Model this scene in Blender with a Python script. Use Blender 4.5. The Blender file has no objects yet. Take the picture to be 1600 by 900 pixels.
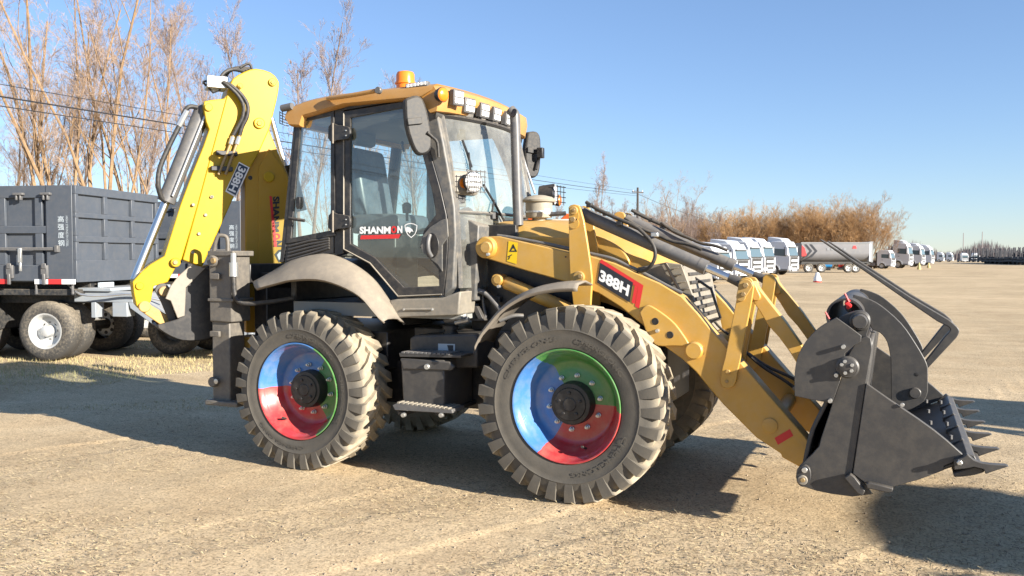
import bpy, bmesh, math, random
from mathutils import Vector, Matrix

# ------------------------------------------------------------------ camera, sky, sun, exposure
S = bpy.context.scene
COL = S.collection
FPX, YAW, PITCH = 1342.4, math.radians(24.231), math.radians(2.1196)
CAM = Vector((2.1232, -5.6319, 1.746))
c = bpy.data.cameras.new('camera'); camo = bpy.data.objects.new('camera', c); COL.objects.link(camo)
c.sensor_width = 36.0; c.lens = FPX / 1600.0 * 36.0; c.clip_start = 0.1; c.clip_end = 3000.0
camo.location = CAM; camo.rotation_euler = (math.pi / 2 - PITCH, 0, YAW)
S.camera = camo
S.render.resolution_x, S.render.resolution_y = 1024, 576

SUN_EL = math.radians(18.5)
SUN_AZ = Vector((0.972, -0.235, 0)).normalized()          # horizontal direction towards the sun
TO_SUN = Vector((SUN_AZ.x * math.cos(SUN_EL), SUN_AZ.y * math.cos(SUN_EL), math.sin(SUN_EL)))
W = bpy.data.worlds.new('World'); S.world = W; W.use_nodes = True
wn = W.node_tree.nodes; wl = W.node_tree.links
sky = wn.new('ShaderNodeTexSky'); sky.sky_type = 'NISHITA'; sky.sun_disc = False
sky.sun_elevation = SUN_EL; sky.sun_rotation = math.atan2(SUN_AZ.x, SUN_AZ.y)
sky.altitude = 200; sky.air_density = 1.0; sky.dust_density = 0.0; sky.ozone_density = 2.5
bg = wn['Background']; bg.inputs['Strength'].default_value = 0.094
tint = wn.new('ShaderNodeMix'); tint.data_type = 'RGBA'; tint.blend_type = 'MULTIPLY'; tint.inputs[0].default_value = 1.0
tint.inputs[7].default_value = (0.77, 0.88, 1.10, 1)
gam = wn.new('ShaderNodeGamma'); gam.inputs[1].default_value = 0.78
wl.new(sky.outputs['Color'], gam.inputs[0]); wl.new(gam.outputs[0], tint.inputs[6]); wl.new(tint.outputs[2], bg.inputs['Color'])
sl = bpy.data.lights.new('sun', 'SUN'); sl.energy = 5.0; sl.angle = math.radians(0.5); sl.color = (1.0, 0.93, 0.82)
so = bpy.data.objects.new('sun', sl); COL.objects.link(so)
so.rotation_euler = TO_SUN.to_track_quat('Z', 'Y').to_euler()
S.view_settings.view_transform = 'Standard'; S.view_settings.look = 'None'
S.view_settings.exposure = 1.4; S.view_settings.gamma = 1.0; S.view_settings.use_curve_mapping = False
S.render.engine = 'CYCLES'
S.cycles.max_bounces = 8; S.cycles.transparent_max_bounces = 24

# ------------------------------------------------------------------ helpers: measuring
FWD = Vector((-math.sin(YAW) * math.cos(PITCH), math.cos(YAW) * math.cos(PITCH), -math.sin(PITCH)))
RGT = Vector((math.cos(YAW), math.sin(YAW), 0)); UPV = RGT.cross(FWD)
CROPS = dict(px=(0, 0, 1), A=(0, 60, 3), B=(0, 280, 3), C=(180, 90, 3.913), D=(180, 300, 2.5), E=(430, 100, 2.8116),
             F=(400, 300, 3.461), G=(360, 440, 2.8125), H=(560, 440, 3.75), I=(700, 280, 3.75), J=(730, 440, 2.5),
             K=(880, 300, 3.4625), L=(980, 480, 3.4625), M=(1220, 360, 2.0447), O=(640, 110, 3.75), Q=(1060, 400, 5),
             R=(1060, 560, 5), S=(880, 300, 5), T=(1220, 440, 6), V=(1400, 560, 4.09), X=(0, 0, 2.8125), Y=(540, 330, 5.294))
def ray(x, y): return FWD + RGT * ((x - 800) / FPX) + UPV * ((450 - y) / FPX)
def pp(k, x, y):
    a, b, s = CROPS[k]; return a + x / s, b + y / s
PLANE = None                      # (origin, angle): measure in the frame of a part that is slewed about the vertical
def at(k, x, y, Y):
    "measured point on the plane at depth Y across the machine"
    v = ray(*pp(k, x, y)); o = CAM
    if PLANE:
        q = Matrix.Rotation(-PLANE[1], 3, 'Z'); v = q @ v; o = q @ (CAM - PLANE[0])
    return o + v * ((Y - o.y) / v.y)
def xz(k, pts, Y):
    return [(q.x, q.z) for q in (at(k, x, y, Y) for x, y in pts)]
def mixed(Y, *seq):
    out = []
    for k, pts in seq: out += xz(k, pts, Y)
    return out
def ground_at(x, y, z=0.0):
    v = ray(x, y); return CAM + v * ((z - CAM.z) / v.z)
def depth_at(x, D, z=0.0):
    "ground position under picture column x at distance D"
    v = FWD + RGT * ((x - 800) / FPX); p = CAM + v * D; return Vector((p.x, p.y, z))
YC = 1.08
def mir(y): return 2 * YC - y

# ------------------------------------------------------------------ helpers: meshes
class MB:
    def __init__(s): s.v = []; s.f = []; s.m = []; s.mi = 0
    def add(s, v, f):
        o = len(s.v); s.v += [tuple(p) for p in v]; s.f += [tuple(i + o for i in q) for q in f]; s.m += [s.mi] * len(f); return s
    def box(s, a, b):
        x0, y0, z0 = a; x1, y1, z1 = b
        return s.add([(x0,y0,z0),(x1,y0,z0),(x1,y1,z0),(x0,y1,z0),(x0,y0,z1),(x1,y0,z1),(x1,y1,z1),(x0,y1,z1)],
                     [(0,3,2,1),(4,5,6,7),(0,1,5,4),(1,2,6,5),(2,3,7,6),(3,0,4,7)])
    def plate(s, pts, y0, y1):
        n = len(pts); ar = sum(pts[i][0]*pts[(i+1)%n][1]-pts[(i+1)%n][0]*pts[i][1] for i in range(n))
        if ar < 0: pts = pts[::-1]
        v = [(x, y0, z) for x, z in pts] + [(x, y1, z) for x, z in pts]
        f = [tuple(range(n)), tuple(range(2*n-1, n-1, -1))] + [(i, i+n, (i+1)%n+n, (i+1)%n) for i in range(n)]
        return s.add(v, f)
    def ring(s, out, inn, y0, y1):
        n = len(out); v = [(x,y0,z) for x,z in out]+[(x,y0,z) for x,z in inn]+[(x,y1,z) for x,z in out]+[(x,y1,z) for x,z in inn]
        f = []
        for i in range(n):
            j = (i+1) % n
            f += [(i,j,j+n,i+n),(i+2*n,i+3*n,j+3*n,j+2*n),(i,i+2*n,j+2*n,j),(i+n,j+n,j+3*n,i+3*n)]
        return s.add(v, f)
    def tube(s, pts, r, k=8, cap=True):
        pts = [Vector(p) for p in pts]; n = len(pts); rs = r if isinstance(r, (list, tuple)) else [r]*n
        up = Vector((0,0,1)); v = []; f = []; prev = None
        for i, p in enumerate(pts):
            t = (pts[min(i+1,n-1)] - pts[max(i-1,0)]).normalized()
            if prev is None:
                a = t.cross(up if abs(t.z) < .9 else Vector((1,0,0))).normalized()
            else:
                a = (prev - t*prev.dot(t)).normalized()
            prev = a; b = t.cross(a)
            for j in range(k):
                an = 2*math.pi*j/k; v.append(p + (a*math.cos(an)+b*math.sin(an))*rs[i])
        for i in range(n-1):
            for j in range(k):
                f.append((i*k+j, i*k+(j+1)%k, (i+1)*k+(j+1)%k, (i+1)*k+j))
        if cap: f += [tuple(range(k-1,-1,-1)), tuple(range((n-1)*k, n*k))]
        return s.add(v, f)
    def lathe(s, prof, o, ax=(0,1,0), k=24, cap=True):
        "prof: (distance along axis, radius)"
        o = Vector(o); ax = Vector(ax).normalized()
        a = ax.cross(Vector((0,0,1)) if abs(ax.z) < .9 else Vector((1,0,0))).normalized(); b = ax.cross(a); v = []; f = []
        for d, r in prof:
            for j in range(k):
                an = 2*math.pi*j/k; v.append(o + ax*d + (a*math.cos(an)+b*math.sin(an))*r)
        n = len(prof)
        for i in range(n-1):
            for j in range(k): f.append((i*k+j, (i+1)*k+j, (i+1)*k+(j+1)%k, i*k+(j+1)%k))
        if cap: f += [tuple(range(k)), tuple(range(n*k-1, (n-1)*k-1, -1))]
        return s.add(v, f)
    def loft(s, rows, close=False):
        n = len(rows[0]); v = [p for r in rows for p in r]; f = []
        for i in range(len(rows)-1):
            for j in range(n if close else n-1):
                f.append((i*n+j, i*n+(j+1)%n, (i+1)*n+(j+1)%n, (i+1)*n+j))
        return s.add(v, f)
    def mesh(s, name, mats):
        me = bpy.data.meshes.new(name); me.from_pydata(s.v, [], s.f)
        for m in (mats if isinstance(mats, (list, tuple)) else [mats]): me.materials.append(m)
        if any(s.m): me.polygons.foreach_set('material_index', s.m)
        return me
    def build(s, name, mats, parent=None, bev=0.0, smooth=None, solid=0.0, fix=True):
        me = s.mesh(name, mats)
        if fix:
            bm = bmesh.new(); bm.from_mesh(me); bmesh.ops.recalc_face_normals(bm, faces=bm.faces); bm.to_mesh(me); bm.free()
        o = bpy.data.objects.new(name, me); COL.objects.link(o)
        if parent: o.parent = parent
        if solid:
            q = o.modifiers.new('solid', 'SOLIDIFY'); q.thickness = solid; q.offset = 0
        if bev:
            q = o.modifiers.new('bevel', 'BEVEL'); q.width = bev; q.segments = 2; q.limit_method = 'ANGLE'; q.angle_limit = math.radians(35)
        if smooth or bev:
            ang = math.radians(smooth or 35)
            me.polygons.foreach_set('use_smooth', [True]*len(me.polygons)); me.set_sharp_from_angle(angle=ang)
        return o
def smooth_pts(pts, n=6):
    P = [Vector(p) for p in pts]; out = []
    for i in range(len(P)-1):
        a = P[max(i-1,0)]; b = P[i]; c_ = P[i+1]; d = P[min(i+2,len(P)-1)]
        for k in range(n):
            t = k/n; out.append(.5*((2*b)+(c_-a)*t+(2*a-5*b+4*c_-d)*t*t+(3*b-a-3*c_+d)*t**3))
    return out+[P[-1]]
def smooth2(pts, n=4): return [(q.x, q.y) for q in smooth_pts([(x,z,0) for x,z in pts], n)]
def empty(name, loc=(0,0,0), rz=0.0, parent=None):
    o = bpy.data.objects.new(name, None); COL.objects.link(o); o.location = loc; o.rotation_euler = (0,0,rz); o.empty_display_size = .2
    if parent: o.parent = parent
    return o
def tag(o, label=None, cat=None, group=None, kind=None):
    if label: o['label'] = label
    if cat: o['category'] = cat
    if group: o['group'] = group
    if kind: o['kind'] = kind
    return o
def copy_tree(o, parent=None):
    q = o.copy(); COL.objects.link(q); q.parent = parent
    for ch in list(o.children): copy_tree(ch, q)
    return q
def circ(cx, cz, r, a0=0, a1=360, n=16):
    return [(cx+r*math.cos(math.radians(a0+(a1-a0)*i/n)), cz+r*math.sin(math.radians(a0+(a1-a0)*i/n))) for i in range(n+1)]

# ------------------------------------------------------------------ materials
def nt(name):
    m = bpy.data.materials.new(name); m.use_nodes = True; t = m.node_tree; return m, t.nodes, t.links, t.nodes['Principled BSDF']
def ramp(nodes, stops, interp='LINEAR'):
    r = nodes.new('ShaderNodeValToRGB'); r.color_ramp.interpolation = interp
    while len(r.color_ramp.elements) < len(stops): r.color_ramp.elements.new(.5)
    for e, (p, cl) in zip(r.color_ramp.elements, stops):
        e.position = p; e.color = cl if len(cl) == 4 else (*cl, 1)
    return r
def noise(nodes, links, scale, detail=6, rough=.6, coord='Object', vec=None):
    n = nodes.new('ShaderNodeTexNoise'); n.inputs['Scale'].default_value = scale
    n.inputs['Detail'].default_value = detail; n.inputs['Roughness'].default_value = rough
    if vec is None:
        t = nodes.new('ShaderNodeTexCoord'); vec = t.outputs[coord]
    links.new(vec, n.inputs['Vector']); return n
def mixc(nodes, links, fac, a, b, mode='MIX'):
    m = nodes.new('ShaderNodeMix'); m.data_type = 'RGBA'; m.blend_type = mode
    for s_, v in ((m.inputs[0], fac), (m.inputs[6], a), (m.inputs[7], b)):
        if hasattr(v, 'links') or hasattr(v, 'is_linked'): links.new(v, s_)
        elif isinstance(v, tuple): s_.default_value = v if len(v) == 4 else (*v, 1)
        else: s_.default_value = v
    return m.outputs[2]
DUST = (0.46, 0.38, 0.27)
def mat(name, col, rough=.5, metal=0.0, dust=.25, var=.18, nscale=3.0, bump=0.0, bscale=60, spec=.5, coat=0.0):
    m, N, L, b = nt(name)
    n1 = noise(N, L, nscale, 5, .65)
    r1 = ramp(N, [(.3, (1-var,)*3), (.7, (1+var*.4,)*3)]); L.new(n1.outputs[0], r1.inputs[0])
    colr = mixc(N, L, 1.0, (*col, 1), r1.outputs[0], 'MULTIPLY')
    if dust:
        n2 = noise(N, L, nscale*4.3, 8, .7)
        r2 = ramp(N, [(.42, (0,0,0)), (.75, (dust,)*3)]); L.new(n2.outputs[0], r2.inputs[0])
        ge = N.new('ShaderNodeNewGeometry'); sp = N.new('ShaderNodeSeparateXYZ'); L.new(ge.outputs['Normal'], sp.inputs[0])
        ma = N.new('ShaderNodeMath'); ma.operation = 'MULTIPLY_ADD'; ma.use_clamp = True
        L.new(sp.outputs['Z'], ma.inputs[0]); ma.inputs[1].default_value = dust*.9; L.new(r2.outputs[0], ma.inputs[2])
        colr = mixc(N, L, ma.outputs[0], colr, DUST)
        rr = N.new('ShaderNodeMapRange'); L.new(ma.outputs[0], rr.inputs[0]); rr.inputs[3].default_value = rough; rr.inputs[4].default_value = min(1, rough+.45)
        L.new(rr.outputs[0], b.inputs['Roughness'])
    else: b.inputs['Roughness'].default_value = rough
    L.new(colr, b.inputs['Base Color']); b.inputs['Metallic'].default_value = metal
    b.inputs['Specular IOR Level'].default_value = spec
    if coat: b.inputs['Coat Weight'].default_value = coat; b.inputs['Coat Roughness'].default_value = .12
    if bump:
        n3 = noise(N, L, bscale, 4, .6); bp = N.new('ShaderNodeBump'); bp.inputs['Strength'].default_value = bump
        bp.inputs['Distance'].default_value = .01; L.new(n3.outputs[0], bp.inputs['Height']); L.new(bp.outputs[0], b.inputs['Normal'])
    return m
def glassmat(name, tint, refl=.1, dust=.12, dcol=(.5,.48,.42), dscale=3.0, streak=1.0):
    m = bpy.data.materials.new(name); m.use_nodes = True; N = m.node_tree.nodes; L = m.node_tree.links; N.remove(N['Principled BSDF'])
    tr = N.new('ShaderNodeBsdfTransparent'); tr.inputs[0].default_value = (*tint, 1)
    gl = N.new('ShaderNodeBsdfGlossy'); gl.inputs['Roughness'].default_value = .02
    fr = N.new('ShaderNodeFresnel'); fr.inputs[0].default_value = 1.5
    ad = N.new('ShaderNodeMath'); ad.operation = 'ADD'; ad.use_clamp = True; ad.inputs[1].default_value = refl; L.new(fr.outputs[0], ad.inputs[0])
    m1 = N.new('ShaderNodeMixShader'); L.new(ad.outputs[0], m1.inputs[0]); L.new(tr.outputs[0], m1.inputs[1]); L.new(gl.outputs[0], m1.inputs[2])
    df = N.new('ShaderNodeBsdfDiffuse'); df.inputs[0].default_value = (*dcol, 1)
    tc = N.new('ShaderNodeTexCoord'); mp = N.new('ShaderNodeMapping'); mp.inputs['Scale'].default_value = (1,1,streak); L.new(tc.outputs['Object'], mp.inputs[0])
    n = noise(N, L, dscale, 8, .7, vec=mp.outputs[0]); r = ramp(N, [(.3, (dust*.25,)*3), (.75, (dust*1.6,)*3)]); L.new(n.outputs[0], r.inputs[0])
    m2 = N.new('ShaderNodeMixShader'); L.new(r.outputs[0], m2.inputs[0]); L.new(m1.outputs[0], m2.inputs[1]); L.new(df.outputs[0], m2.inputs[2])
    L.new(m2.outputs[0], N['Material Output'].inputs['Surface']); return m
def sector_mat(name):
    "wheel paint: blue, green and red thirds round the axle (object Y)"
    m, N, L, b = nt(name)
    tc = N.new('ShaderNodeTexCoord'); sp = N.new('ShaderNodeSeparateXYZ'); L.new(tc.outputs['Object'], sp.inputs[0])
    a = N.new('ShaderNodeMath'); a.operation = 'ARCTAN2'; L.new(sp.outputs['Z'], a.inputs[0]); L.new(sp.outputs['X'], a.inputs[1])
    nj = noise(N, L, 14, 3, .6); jj = N.new('ShaderNodeMath'); jj.operation = 'MULTIPLY_ADD'; L.new(nj.outputs[0], jj.inputs[0]); jj.inputs[1].default_value = .06; L.new(a.outputs[0], jj.inputs[2])
    r = N.new('ShaderNodeMapRange'); L.new(jj.outputs[0], r.inputs[0]); r.inputs[1].default_value = -math.pi; r.inputs[2].default_value = math.pi
    cr = ramp(N, [(0, (.045,.17,.43)), (.165, (.46,.03,.035)), (.5, (.05,.22,.045)), (.845, (.045,.17,.43))], 'CONSTANT'); L.new(r.outputs[0], cr.inputs[0])
    n = noise(N, L, 9, 6, .65); rr = ramp(N, [(.42, (.02,)*3), (.8, (.30,)*3)]); L.new(n.outputs[0], rr.inputs[0])
    L.new(mixc(N, L, rr.outputs[0], cr.outputs[0], DUST), b.inputs['Base Color'])
    b.inputs['Roughness'].default_value = .3; b.inputs['Coat Weight'].default_value = .4; b.inputs['Coat Roughness'].default_value = .15; return m
def tyre_mat(name, R, low=.055, dust=1.0):
    m, N, L, b = nt(name)
    tc = N.new('ShaderNodeTexCoord'); sp = N.new('ShaderNodeSeparateXYZ'); L.new(tc.outputs['Object'], sp.inputs[0])
    cb = N.new('ShaderNodeCombineXYZ'); L.new(sp.outputs['X'], cb.inputs[0]); L.new(sp.outputs['Z'], cb.inputs[2])
    ln = N.new('ShaderNodeVectorMath'); ln.operation = 'LENGTH'; L.new(cb.outputs[0], ln.inputs[0])
    mr = N.new('ShaderNodeMapRange'); L.new(ln.outputs['Value'], mr.inputs[0])
    mr.inputs[1].default_value = R*.86; mr.inputs[2].default_value = R*.985; mr.inputs[3].default_value = .5*dust; mr.inputs[4].default_value = .8*dust
    my = N.new('ShaderNodeMapRange'); L.new(sp.outputs['Y'], my.inputs[0]); my.inputs[1].default_value = .0; my.inputs[2].default_value = .05; my.inputs[3].default_value = .27; my.inputs[4].default_value = 1.0
    n = noise(N, L, 7, 8, .7); r = ramp(N, [(.25, (.35,)*3), (.7, (1.15,)*3)]); L.new(n.outputs[0], r.inputs[0])
    mu = N.new('ShaderNodeMath'); mu.operation = 'MULTIPLY'; L.new(mr.outputs[0], mu.inputs[0]); L.new(my.outputs[0], mu.inputs[1])
    m2 = N.new('ShaderNodeMath'); m2.operation = 'MULTIPLY'; m2.use_clamp = True; L.new(mu.outputs[0], m2.inputs[0]); L.new(r.outputs[0], m2.inputs[1])
    L.new(mixc(N, L, m2.outputs[0], (low, low*.97, low*.92), (.47,.395,.28)), b.inputs['Base Color'])
    b.inputs['Roughness'].default_value = .78; b.inputs['Specular IOR Level'].default_value = .3
    n3 = noise(N, L, 90, 3, .6); bp = N.new('ShaderNodeBump'); bp.inputs['Strength'].default_value = .25; bp.inputs['Distance'].default_value = .004
    L.new(n3.outputs[0], bp.inputs['Height']); L.new(bp.outputs[0], b.inputs['Normal']); return m
M = {}
M['gold'] = mat('ochre_paint', (.54,.305,.055), .42, 0, .2, .14, 2.2, coat=.1)
M['boom'] = mat('shade_toned_boom_yellow', (.45,.262,.028), .4, 0, .05, .08, 2.2, spec=.3)  # same paint as the dipper, browned to carry the boom's shaded tone
M['sunlit_yellow'] = mat('sunlit_dipper_yellow', (.44,.285,.008), .4, 0, .02, .07, 2.2, spec=.3)  # same paint as the arms, with the glare of full sun put into the colour
M['roof'] = mat('orange_ochre_paint', (.43,.222,.06), .4, 0, .15, .1, 2)
M['steel'] = mat('charcoal_steel_paint', (.050,.048,.047), .45, 0, .09, .1, 3, .05, 120)
M['darksteel'] = mat('dark_steel_paint', (.035,.035,.038), .42, 0, .12, .15, 3)
M['black'] = mat('black_paint', (.014,.014,.016), .4, 0, .08, .15, 4)
M['rubberblk'] = mat('black_rubber', (.018,.018,.019), .55, 0, .14, .1, 8)
M['fender'] = mat('beige_grey_plastic', (.19,.165,.135), .6, 0, .3, .08, 3)
M['sill'] = mat('dusty_grey_paint', (.22,.20,.165), .5, 0, .3, .14, 5)
M['leg'] = mat('dusty_charcoal_paint', (.115,.105,.092), .5, 0, .2, .12, 5)
M['pillar'] = mat('grey_cab_paint', (.10,.10,.098), .45, 0, .3, .12, 4)
M['cabframe'] = mat('black_cab_paint', (.022,.022,.024), .38, 0, .12, .12, 4)
M['chrome'] = mat('chrome_rod', (.72,.70,.67), .3, 1.0, 0, .05)
M['cyl'] = mat('grey_cylinder_paint', (.10,.10,.103), .4, 0, .15, .1, 5)
M['zinc'] = mat('zinc_fitting', (.6,.6,.58), .35, .8, .1, .1)
M['bronze'] = mat('greased_pin', (.34,.23,.10), .5, .3, .2, .2, 20)
M['tanbush'] = mat('ochre_pin_boss', (.45,.27,.07), .5, 0, .2, .15, 15)
M['white'] = mat('white_print', (.80,.80,.78), .5, 0, 0, .02)
M['red'] = mat('red_print', (.62,.03,.03), .5, 0, 0, .04)
M['navy'] = mat('navy_print', (.015,.035,.075), .45, 0, 0, .04)
M['dark'] = mat('dark_print', (.02,.023,.03), .45, 0, 0, .04)
M['yellowlab'] = mat('yellow_label_print', (.75,.50,.01), .5, 0, 0, .03)
M['greylab'] = mat('pale_label_print', (.42,.47,.50), .5, 0, 0, .05)
M['orangelens'] = mat('amber_lens', (.75,.20,.015), .25, 0, .05, .05)
M['redlens'] = mat('red_lens', (.6,.03,.02), .25, 0, .05, .05)
M['whitelens'] = mat('clear_lamp_lens', (.78,.78,.76), .18, .1, .05, .1, 40, .4, 120)
M['blueseat'] = mat('blue_grey_seat_cover', (.10,.13,.165), .35, 0, .1, .4, 9)
M['int'] = mat('grey_cab_trim', (.26,.27,.26), .6, 0, .1, .1)
M['beige'] = mat('beige_filter_housing', (.30,.27,.21), .55, 0, .3, .1, 8)
M['orange'] = mat('orange_paint', (.72,.13,.02), .45, 0, .1, .08)
M['glass'] = glassmat('tinted_glass', (.86,.96,.92), .12, .09, (.42,.44,.40))
M['screen'] = glassmat('dusty_windscreen', (.76,.85,.83), .06, .27, (.50,.49,.44), 2.0)
M['rim'] = sector_mat('three_colour_wheel_paint')
M['tyref'] = tyre_mat('dusty_tyre_rubber', .70); M['tyrer'] = tyre_mat('dusty_rear_tyre_rubber', .655)
# ------------------------------------------------------------------ ground
def ground_mat():
    m, N, L, b = nt('dry_dirt_and_straw')
    tc = N.new('ShaderNodeTexCoord'); V = tc.outputs['Object']
    big = noise(N, L, .16, 6, .6, vec=V); mid = noise(N, L, 1.1, 8, .65, vec=V); fine = noise(N, L, 26, 6, .7, vec=V); grit = noise(N, L, 62, 3, .65, vec=V)
    # wheel tracks run towards the back right
    mp = N.new('ShaderNodeMapping'); mp.inputs['Rotation'].default_value = (0,0,math.radians(-66)); mp.inputs['Scale'].default_value = (.22,2.4,1); L.new(V, mp.inputs[0])
    trk = noise(N, L, 1.0, 5, .6, vec=mp.outputs[0])
    c1 = ramp(N, [(.2,(.43,.32,.20)),(.5,(.51,.40,.26)),(.8,(.59,.475,.32))]); L.new(mid.outputs[0], c1.inputs[0])
    c2 = ramp(N, [(.3,(.80,.78,.74)),(.62,(1.08,1.06,1.02))]); L.new(big.outputs[0], c2.inputs[0])
    c3 = ramp(N, [(.30,(.70,.68,.65)),(.48,(1,1,1)),(.70,(1.18,1.16,1.13))]); L.new(fine.outputs[0], c3.inputs[0])
    c4 = ramp(N, [(.30,(.74,.73,.72)),(.52,(1.03,1.03,1.02))]); L.new(trk.outputs[0], c4.inputs[0])
    c5 = ramp(N, [(.34,(.50,.48,.46)),(.46,(1,1,1)),(.64,(1.2,1.19,1.17))]); L.new(grit.outputs[0], c5.inputs[0])
    x = mixc(N, L, 1.0, c1.outputs[0], c2.outputs[0], 'MULTIPLY'); x = mixc(N, L, 1.0, x, c3.outputs[0], 'MULTIPLY')
    x = mixc(N, L, .4, x, c4.outputs[0], 'MULTIPLY'); x = mixc(N, L, 1.0, x, c5.outputs[0], 'MULTIPLY')
    # scattered dark clods
    vo = N.new('ShaderNodeTexVoronoi'); vo.inputs['Scale'].default_value = 3.2; vo.inputs['Randomness'].default_value = 1.0; L.new(V, vo.inputs['Vector'])
    vr = ramp(N, [(.02,(.35,.3,.25)),(.07,(1,1,1))]); L.new(vo.outputs['Distance'], vr.inputs[0])
    x = mixc(N, L, .55, x, vr.outputs[0], 'MULTIPLY')
    L.new(x, b.inputs['Base Color']); b.inputs['Roughness'].default_value = .95; b.inputs['Specular IOR Level'].default_value = .1
    bp = N.new('ShaderNodeBump'); bp.inputs['Strength'].default_value = .5; bp.inputs['Distance'].default_value = .012
    bp2 = N.new('ShaderNodeBump'); bp2.inputs['Strength'].default_value = .4; bp2.inputs['Distance'].default_value = .004
    L.new(fine.outputs[0], bp.inputs['Height']); L.new(grit.outputs[0], bp2.inputs['Height']); L.new(bp.outputs[0], bp2.inputs['Normal']); L.new(bp2.outputs[0], b.inputs['Normal'])
    return m
from mathutils import noise as mnoise
TD = math.radians(66); TC, TS = math.cos(TD), math.sin(TD)
def gh(x, y):
    "height of the yard surface: gentle humps, wheel ruts with tread marks"
    d = math.hypot(x-1, y)
    if d > 60: return 0.0
    f = max(0, 1-d/60)
    h = .016*mnoise.noise(Vector((x*.5,y*.5,0)))+.011*mnoise.noise(Vector((x*1.9,y*1.9,3)))+.004*mnoise.noise(Vector((x*6,y*6,8)))
    t = x*TC+y*TS; s_ = -x*TS+y*TC+.15*math.sin(t*.35)
    if d < 9:
        for c0 in (-2.1,-.35,.9,2.65,4.1):
            u = abs(s_-c0)
            if u < .34:
                w = max(0, min(1, (.34-u)/.08))*max(0, min(1, .55+1.6*mnoise.noise(Vector((t*.4,c0,2)))))
                h += w*(-.010+.005*math.sin(t*math.tau/.24+(8*(s_-c0)))) if u < .26 else .006*w
    for xw in (0,-2.3284):
        for yw in (.2, 1.96): h += .020*math.exp(-((x-xw)/.30)**2-((y-yw)/.26)**2)
    return (h-.016)*f
def axis(c0, near, step, farr, k):
    a = [c0+i*step for i in range(int(-near/step), int(near/step)+1)]; q = near; st = step
    out = []
    while q < farr:
        st *= k; q += st; out.append(q)
    return [c0-v for v in out[::-1]]+a+[c0+v for v in out]
gx = axis(-.6, 5.4, .05, 900, 1.13); gyv = axis(-.6, 4.2, .05, 900, 1.13)
mb = MB(); nx = len(gx)
mb.v = [(x, y, gh(x, y)) for y in gyv for x in gx]
mb.f = [(j*nx+i, j*nx+i+1, (j+1)*nx+i+1, (j+1)*nx+i) for j in range(len(gyv)-1) for i in range(nx-1)]; mb.m = [0]*len(mb.f)
g = mb.build('ground', ground_mat(), smooth=80, fix=False); tag(g, kind='structure')
# loose straw, grit and dry grass
rnd = random.Random(11)
mstraw = mat('dry_straw', (.52,.42,.24), .9, 0, 0, .35, 30); mgrit = mat('small_stones', (.33,.26,.18), .95, 0, 0, .4, 20); mgrass = mat('dry_grass', (.44,.37,.18), .9, 0, 0, .35, 12)
mb = MB()
for i in range(30000):
    px = rnd.uniform(-30, 1630); py = 560+345*rnd.random()**.8; p = ground_at(px, py)
    if mnoise.noise(Vector((p.x*.6,p.y*.6,5))) < -.12+.3*rnd.random(): continue
    l = rnd.uniform(.015,.06); a = rnd.uniform(0,math.tau); w = rnd.uniform(.0012,.0028); mb.mi = 0 if rnd.random() < .6 else 1; z = gh(p.x,p.y)+.004
    dx, dy = math.cos(a)*l/2, math.sin(a)*l/2; ex, ey_ = -math.sin(a)*w, math.cos(a)*w; t = rnd.uniform(0,.018)
    mb.add([(p.x-dx,p.y-dy,z),(p.x+dx+ex,p.y+dy+ey_,z+t),(p.x+dx-ex,p.y+dy-ey_,z+t+.002)], [(0,1,2)])
tag(mb.build('straw_litter', [mstraw, mat('brown_straw', (.17,.12,.07), .9, 0, 0, .3, 30)], fix=False), 'pale straw bits littering the dirt yard', 'straw', kind='stuff')
mb = MB(); octf = [(0,2,4),(2,1,4),(1,3,4),(3,0,4),(2,0,5),(1,2,5),(3,1,5),(0,3,5)]
for i in range(5000):
    px = rnd.uniform(-30, 1630); py = 560+345*rnd.random()**.8; p = ground_at(px, py); r = .0025+.009*rnd.random()**5; z = gh(p.x,p.y)+r*.2
    sx, sy, sz = (r*rnd.uniform(.7,1.4) for _ in range(3))
    mb.add([(p.x+sx,p.y,z),(p.x-sx,p.y,z),(p.x,p.y+sy,z),(p.x,p.y-sy,z),(p.x,p.y,z+sz*.8),(p.x,p.y,z-sz)], octf)
tag(mb.build('loose_grit', mgrit, fix=False), 'small stones and clods scattered on the dirt yard', 'stones', kind='stuff')
mb = MB()
for i in range(15000):
    px = rnd.uniform(-20, 380); py = rnd.uniform(530, 600) if rnd.random() < .75 else rnd.uniform(590, 640); p = ground_at(px, py)
    if mnoise.noise(Vector((p.x*.5,p.y*.5,9))) < -.1: continue
    h = rnd.uniform(.02,.09)*(1 if py < 590 else .5); a = rnd.uniform(0,math.tau); w = rnd.uniform(.003,.007); le = rnd.uniform(0,.05); z = gh(p.x,p.y)-.01
    mb.add([(p.x-w*math.cos(a),p.y-w*math.sin(a),z),(p.x+w*math.cos(a),p.y+w*math.sin(a),z),(p.x+le*math.sin(a*3),p.y+le*math.cos(a*3),z+h)], [(0,1,2)])
tag(mb.build('dry_grass', mgrass, fix=False), 'short dry grass around the grey trailer', 'grass', kind='stuff')
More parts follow.
